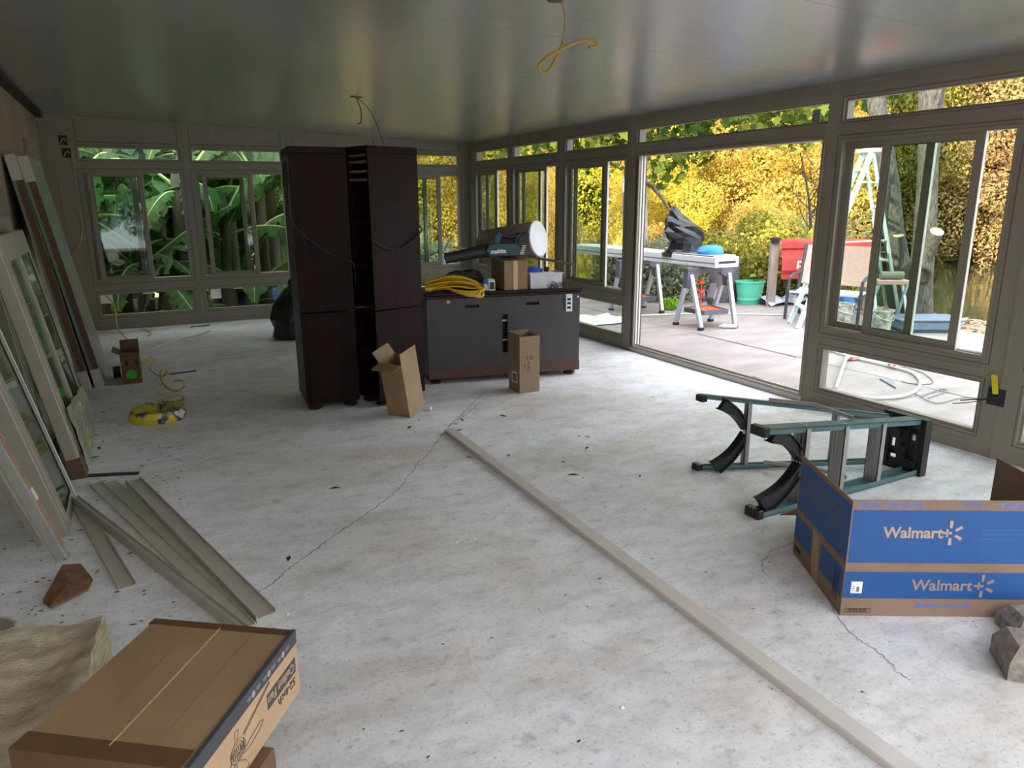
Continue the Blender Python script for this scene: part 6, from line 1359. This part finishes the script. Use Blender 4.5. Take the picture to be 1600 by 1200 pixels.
b = MB(); p, q_ = fl(160, 566, .02), fl(328, 517, .012); b.tube([flat(p, .012), flat(q_, .012)], .009, 8); tag(b.build('conduit', mat('white_conduit', S(186, 186, 180), .4)), 'long thin white conduit lying on the far left floor', 'pipe')
loose('loose_cable', 'short pale cable end on the floor below the left window', [fl(221, 513, .01), fl(228, 516, .012), fl(236, 520, .012), fl(232, 525, .012)], .006, M_romex, 1.5)
for px, py, lab, an in ((313, 510, 'small stick on the floor below the second window', .3), (286, 583, 'thin dark stick on the floor beside the cable loops', .6)):
    p = fl(px, py); b = MB(); b.bar((p.x - .12, p.y - .02, .006), (p.x + .12, p.y + .05 * an, .006), .014, .010); tag(b.build('wood_stick', mat('brown_stick', S(84, 70, 54), .8)), lab, 'stick')

# ---- wires hanging from the ceiling
def hang(x, y): return V3((x, y, ceil_z(x)))
h = hang(1.92, 3.27); hp = lambda px, py, k=0.0: onY(px, py, 3.27 + k)
t = thing('ceiling_cable', 'yellow cable looped from the ceiling hole, upper centre', 'cable', tuple(h))
b = MB(); b.tube([hp(877, 4), hp(882, 18), hp(883, 40), hp(880, 60), hp(874, 78), hp(866, 95), hp(855, 112), hp(846, 112), hp(841, 106), hp(846, 97), hp(856, 88, -.04), hp(870, 81, -.05), hp(885, 72, -.04), hp(905, 65), hp(925, 62), hp(932, 64), hp(933, 70), hp(926, 73), hp(920, 74)], .005, 8, rads=[.003] * 4 + [.004, .0055] + [.006] * 13, sub=5, flat=1.3)
b.build('cable', mat('yellow_cable_dark', S(168, 134, 34), .5, var=.08), t, smooth=True, angle=80)
b = MB(); q_ = hang(h.x - .02, h.y); b.lathe([(0, -.006), (.035, -.006), (.04, 0), (0, 0)], 18, tuple(q_)); b.build('hole_plate', mat('grey_plate', S(74, 72, 70), .6), t)
hy = 6.93; h = hang(1.945, hy); hp = lambda px, py, k=0.0: onY(px, py, hy + k)
t = thing('ceiling_wire', 'pair of thin dark wires hanging from the ceiling above the media towers', 'wire', tuple(h))
b = MB(); b.tube([h, hp(560, 160), hp(564, 172), hp(565, 185), hp(563, 192), hp(558, 193)], .005, 6, sub=4); b.build('wire', M_black, t); b = MB(); b.tube([h, hp(570, 163), hp(582, 180), hp(592, 203), hp(597, 218), hp(598.5, 232, -.3)], .0035, 6, sub=4); b.build('wire', M_black, t)
b = MB(); b.box((h.x - .05, h.y - .01, h.z - .008), (h.x + .06, h.y + .01, h.z + .001)); b.build('clip', M_black, t)

# ---- two concrete edging stones and a clamp at the right edge
M_stone = mat('rough_concrete_block', (.19, .155, .125, 1), .95, col2=(.34, .30, .26, 1), scale=30, bump=.9, bscale=60)
def stone(label, px, py, ang, s):
    p = fl(px, py); q = MB(Matrix.Translation((p.x, p.y, 0)) @ Matrix.Rotation(ang, 4, 'Z')); w, d, h = .22 * s, .17 * s, .115 * s
    q.add([(0, 0, .001), (w, 0, .001), (w, d, .001), (0, d, .001), (0.0, 0.0, h * .55), (w, 0, h * .55), (w, d, h * .55), (0, d, h * .55), (.03, .025, h), (w - .03, .025, h), (w - .03, d - .025, h), (.03, d - .025, h)],
          [(0, 3, 2, 1), (0, 1, 5, 4), (1, 2, 6, 5), (2, 3, 7, 6), (3, 0, 4, 7), (4, 5, 9, 8), (5, 6, 10, 9), (6, 7, 11, 10), (7, 4, 8, 11), (8, 9, 10, 11)])
    return tag(q.build('edging_stone', M_stone), label, 'stone')
stone('rough concrete block at the right edge against the shipping box', 1589, 1006, -.5, .82); stone('rough concrete block in front of the black clamp, right edge', 1573, 1064, -.75, 1.05)
p = fl(1576, 1018); b = MB(); b.box((p.x - .0, p.y - .02, .001), (p.x + .10, p.y + .0, .055), .004); b.box((p.x - .035, p.y - .045, .001), (p.x + .0, p.y - .02, .022), .003); b.tube([(p.x - .02, p.y - .03, .02), (p.x + .02, p.y - .01, .04)], .008, 6)
tag(b.build('black_clamp', M_black), 'small black clamp between the two concrete blocks', 'clamp')

# ---- crumbs and dry leaf scraps on the floor
M_crumb = mat('dark_crumb', (.05, .038, .028, 1), .9)
spots = [(712, 663), (722, 656), (718, 672), (786, 650), (905, 682), (918, 683), (917, 700), (896, 742), (1000, 744), (732, 715), (451, 873), (523, 763), (655, 657), (150, 680), (155, 700), (148, 715), (160, 690), (244, 770), (1310, 718), (640, 668), (880, 722), (795, 712)]
for i, (px, py) in enumerate(spots):
    p = fl(px, py); a = i * 1.7; s = .012 + .012 * ((i * 5) % 4) / 3; b = MB(Matrix.Translation((p.x, p.y, .001)) @ Matrix.Rotation(a, 4, 'Z'))
    b.add([(-1.6 * s, 0, 0), (0, -.5 * s, .003), (1.6 * s, 0, .001), (0, .6 * s, .004), (0, 0, .007)], [(0, 1, 4), (1, 2, 4), (2, 3, 4), (3, 0, 4), (0, 3, 2, 1)])
    tag(b.build('leaf_scrap', M_crumb), 'small dark dry leaf scrap on the concrete floor', 'scrap', 'leaf scraps on the floor')
rn = random.Random(14); b = MB()
for i in range(900):
    if i < 420: x, y = rn.uniform(-.75, .1) , rn.uniform(2.4, 7.5)
    elif i < 560: x, y = rn.uniform(-.3, 2.5), rn.uniform(6, 10)
    else: x, y = rn.uniform(-.2, 4.3), rn.uniform(1.2, 6)
    s = rn.uniform(.002, .006) * (1.6 if i < 420 else 1); a = rn.uniform(0, 6)
    c_, s_ = math.cos(a) * s * rn.uniform(1, 2.6), math.sin(a) * s; b.add([(x - c_, y - s_, .0008), (x + s_ * .6, y - c_ * .4, .002), (x + c_, y + s_, .0008), (x - s_ * .6, y + c_ * .4, .003)], [(0, 1, 2, 3)])
o_ = b.build('floor_crumbs', M_crumb, fix=False); stuff(o_); tag(o_, 'fine dark crumbs strewn over the concrete floor', 'crumbs')
for i, (px, py) in enumerate([(714, 848), (668, 800), (742, 842), (330, 702), (972, 1106), (450, 960), (310, 706)]):
    p = fl(px, py); s = .008; b = MB(); b.add([(p.x - s, p.y - s * .6, .001), (p.x + s, p.y - s, .001), (p.x + s * .7, p.y + s, .001), (p.x - s, p.y + s * .7, .001), (p.x, p.y, .009)], [(0, 1, 4), (1, 2, 4), (2, 3, 4), (3, 0, 4), (0, 3, 2, 1)])
    tag(b.build('foam_chip', M_white), 'tiny white chip on the concrete floor', 'scrap', 'white chips on the floor')
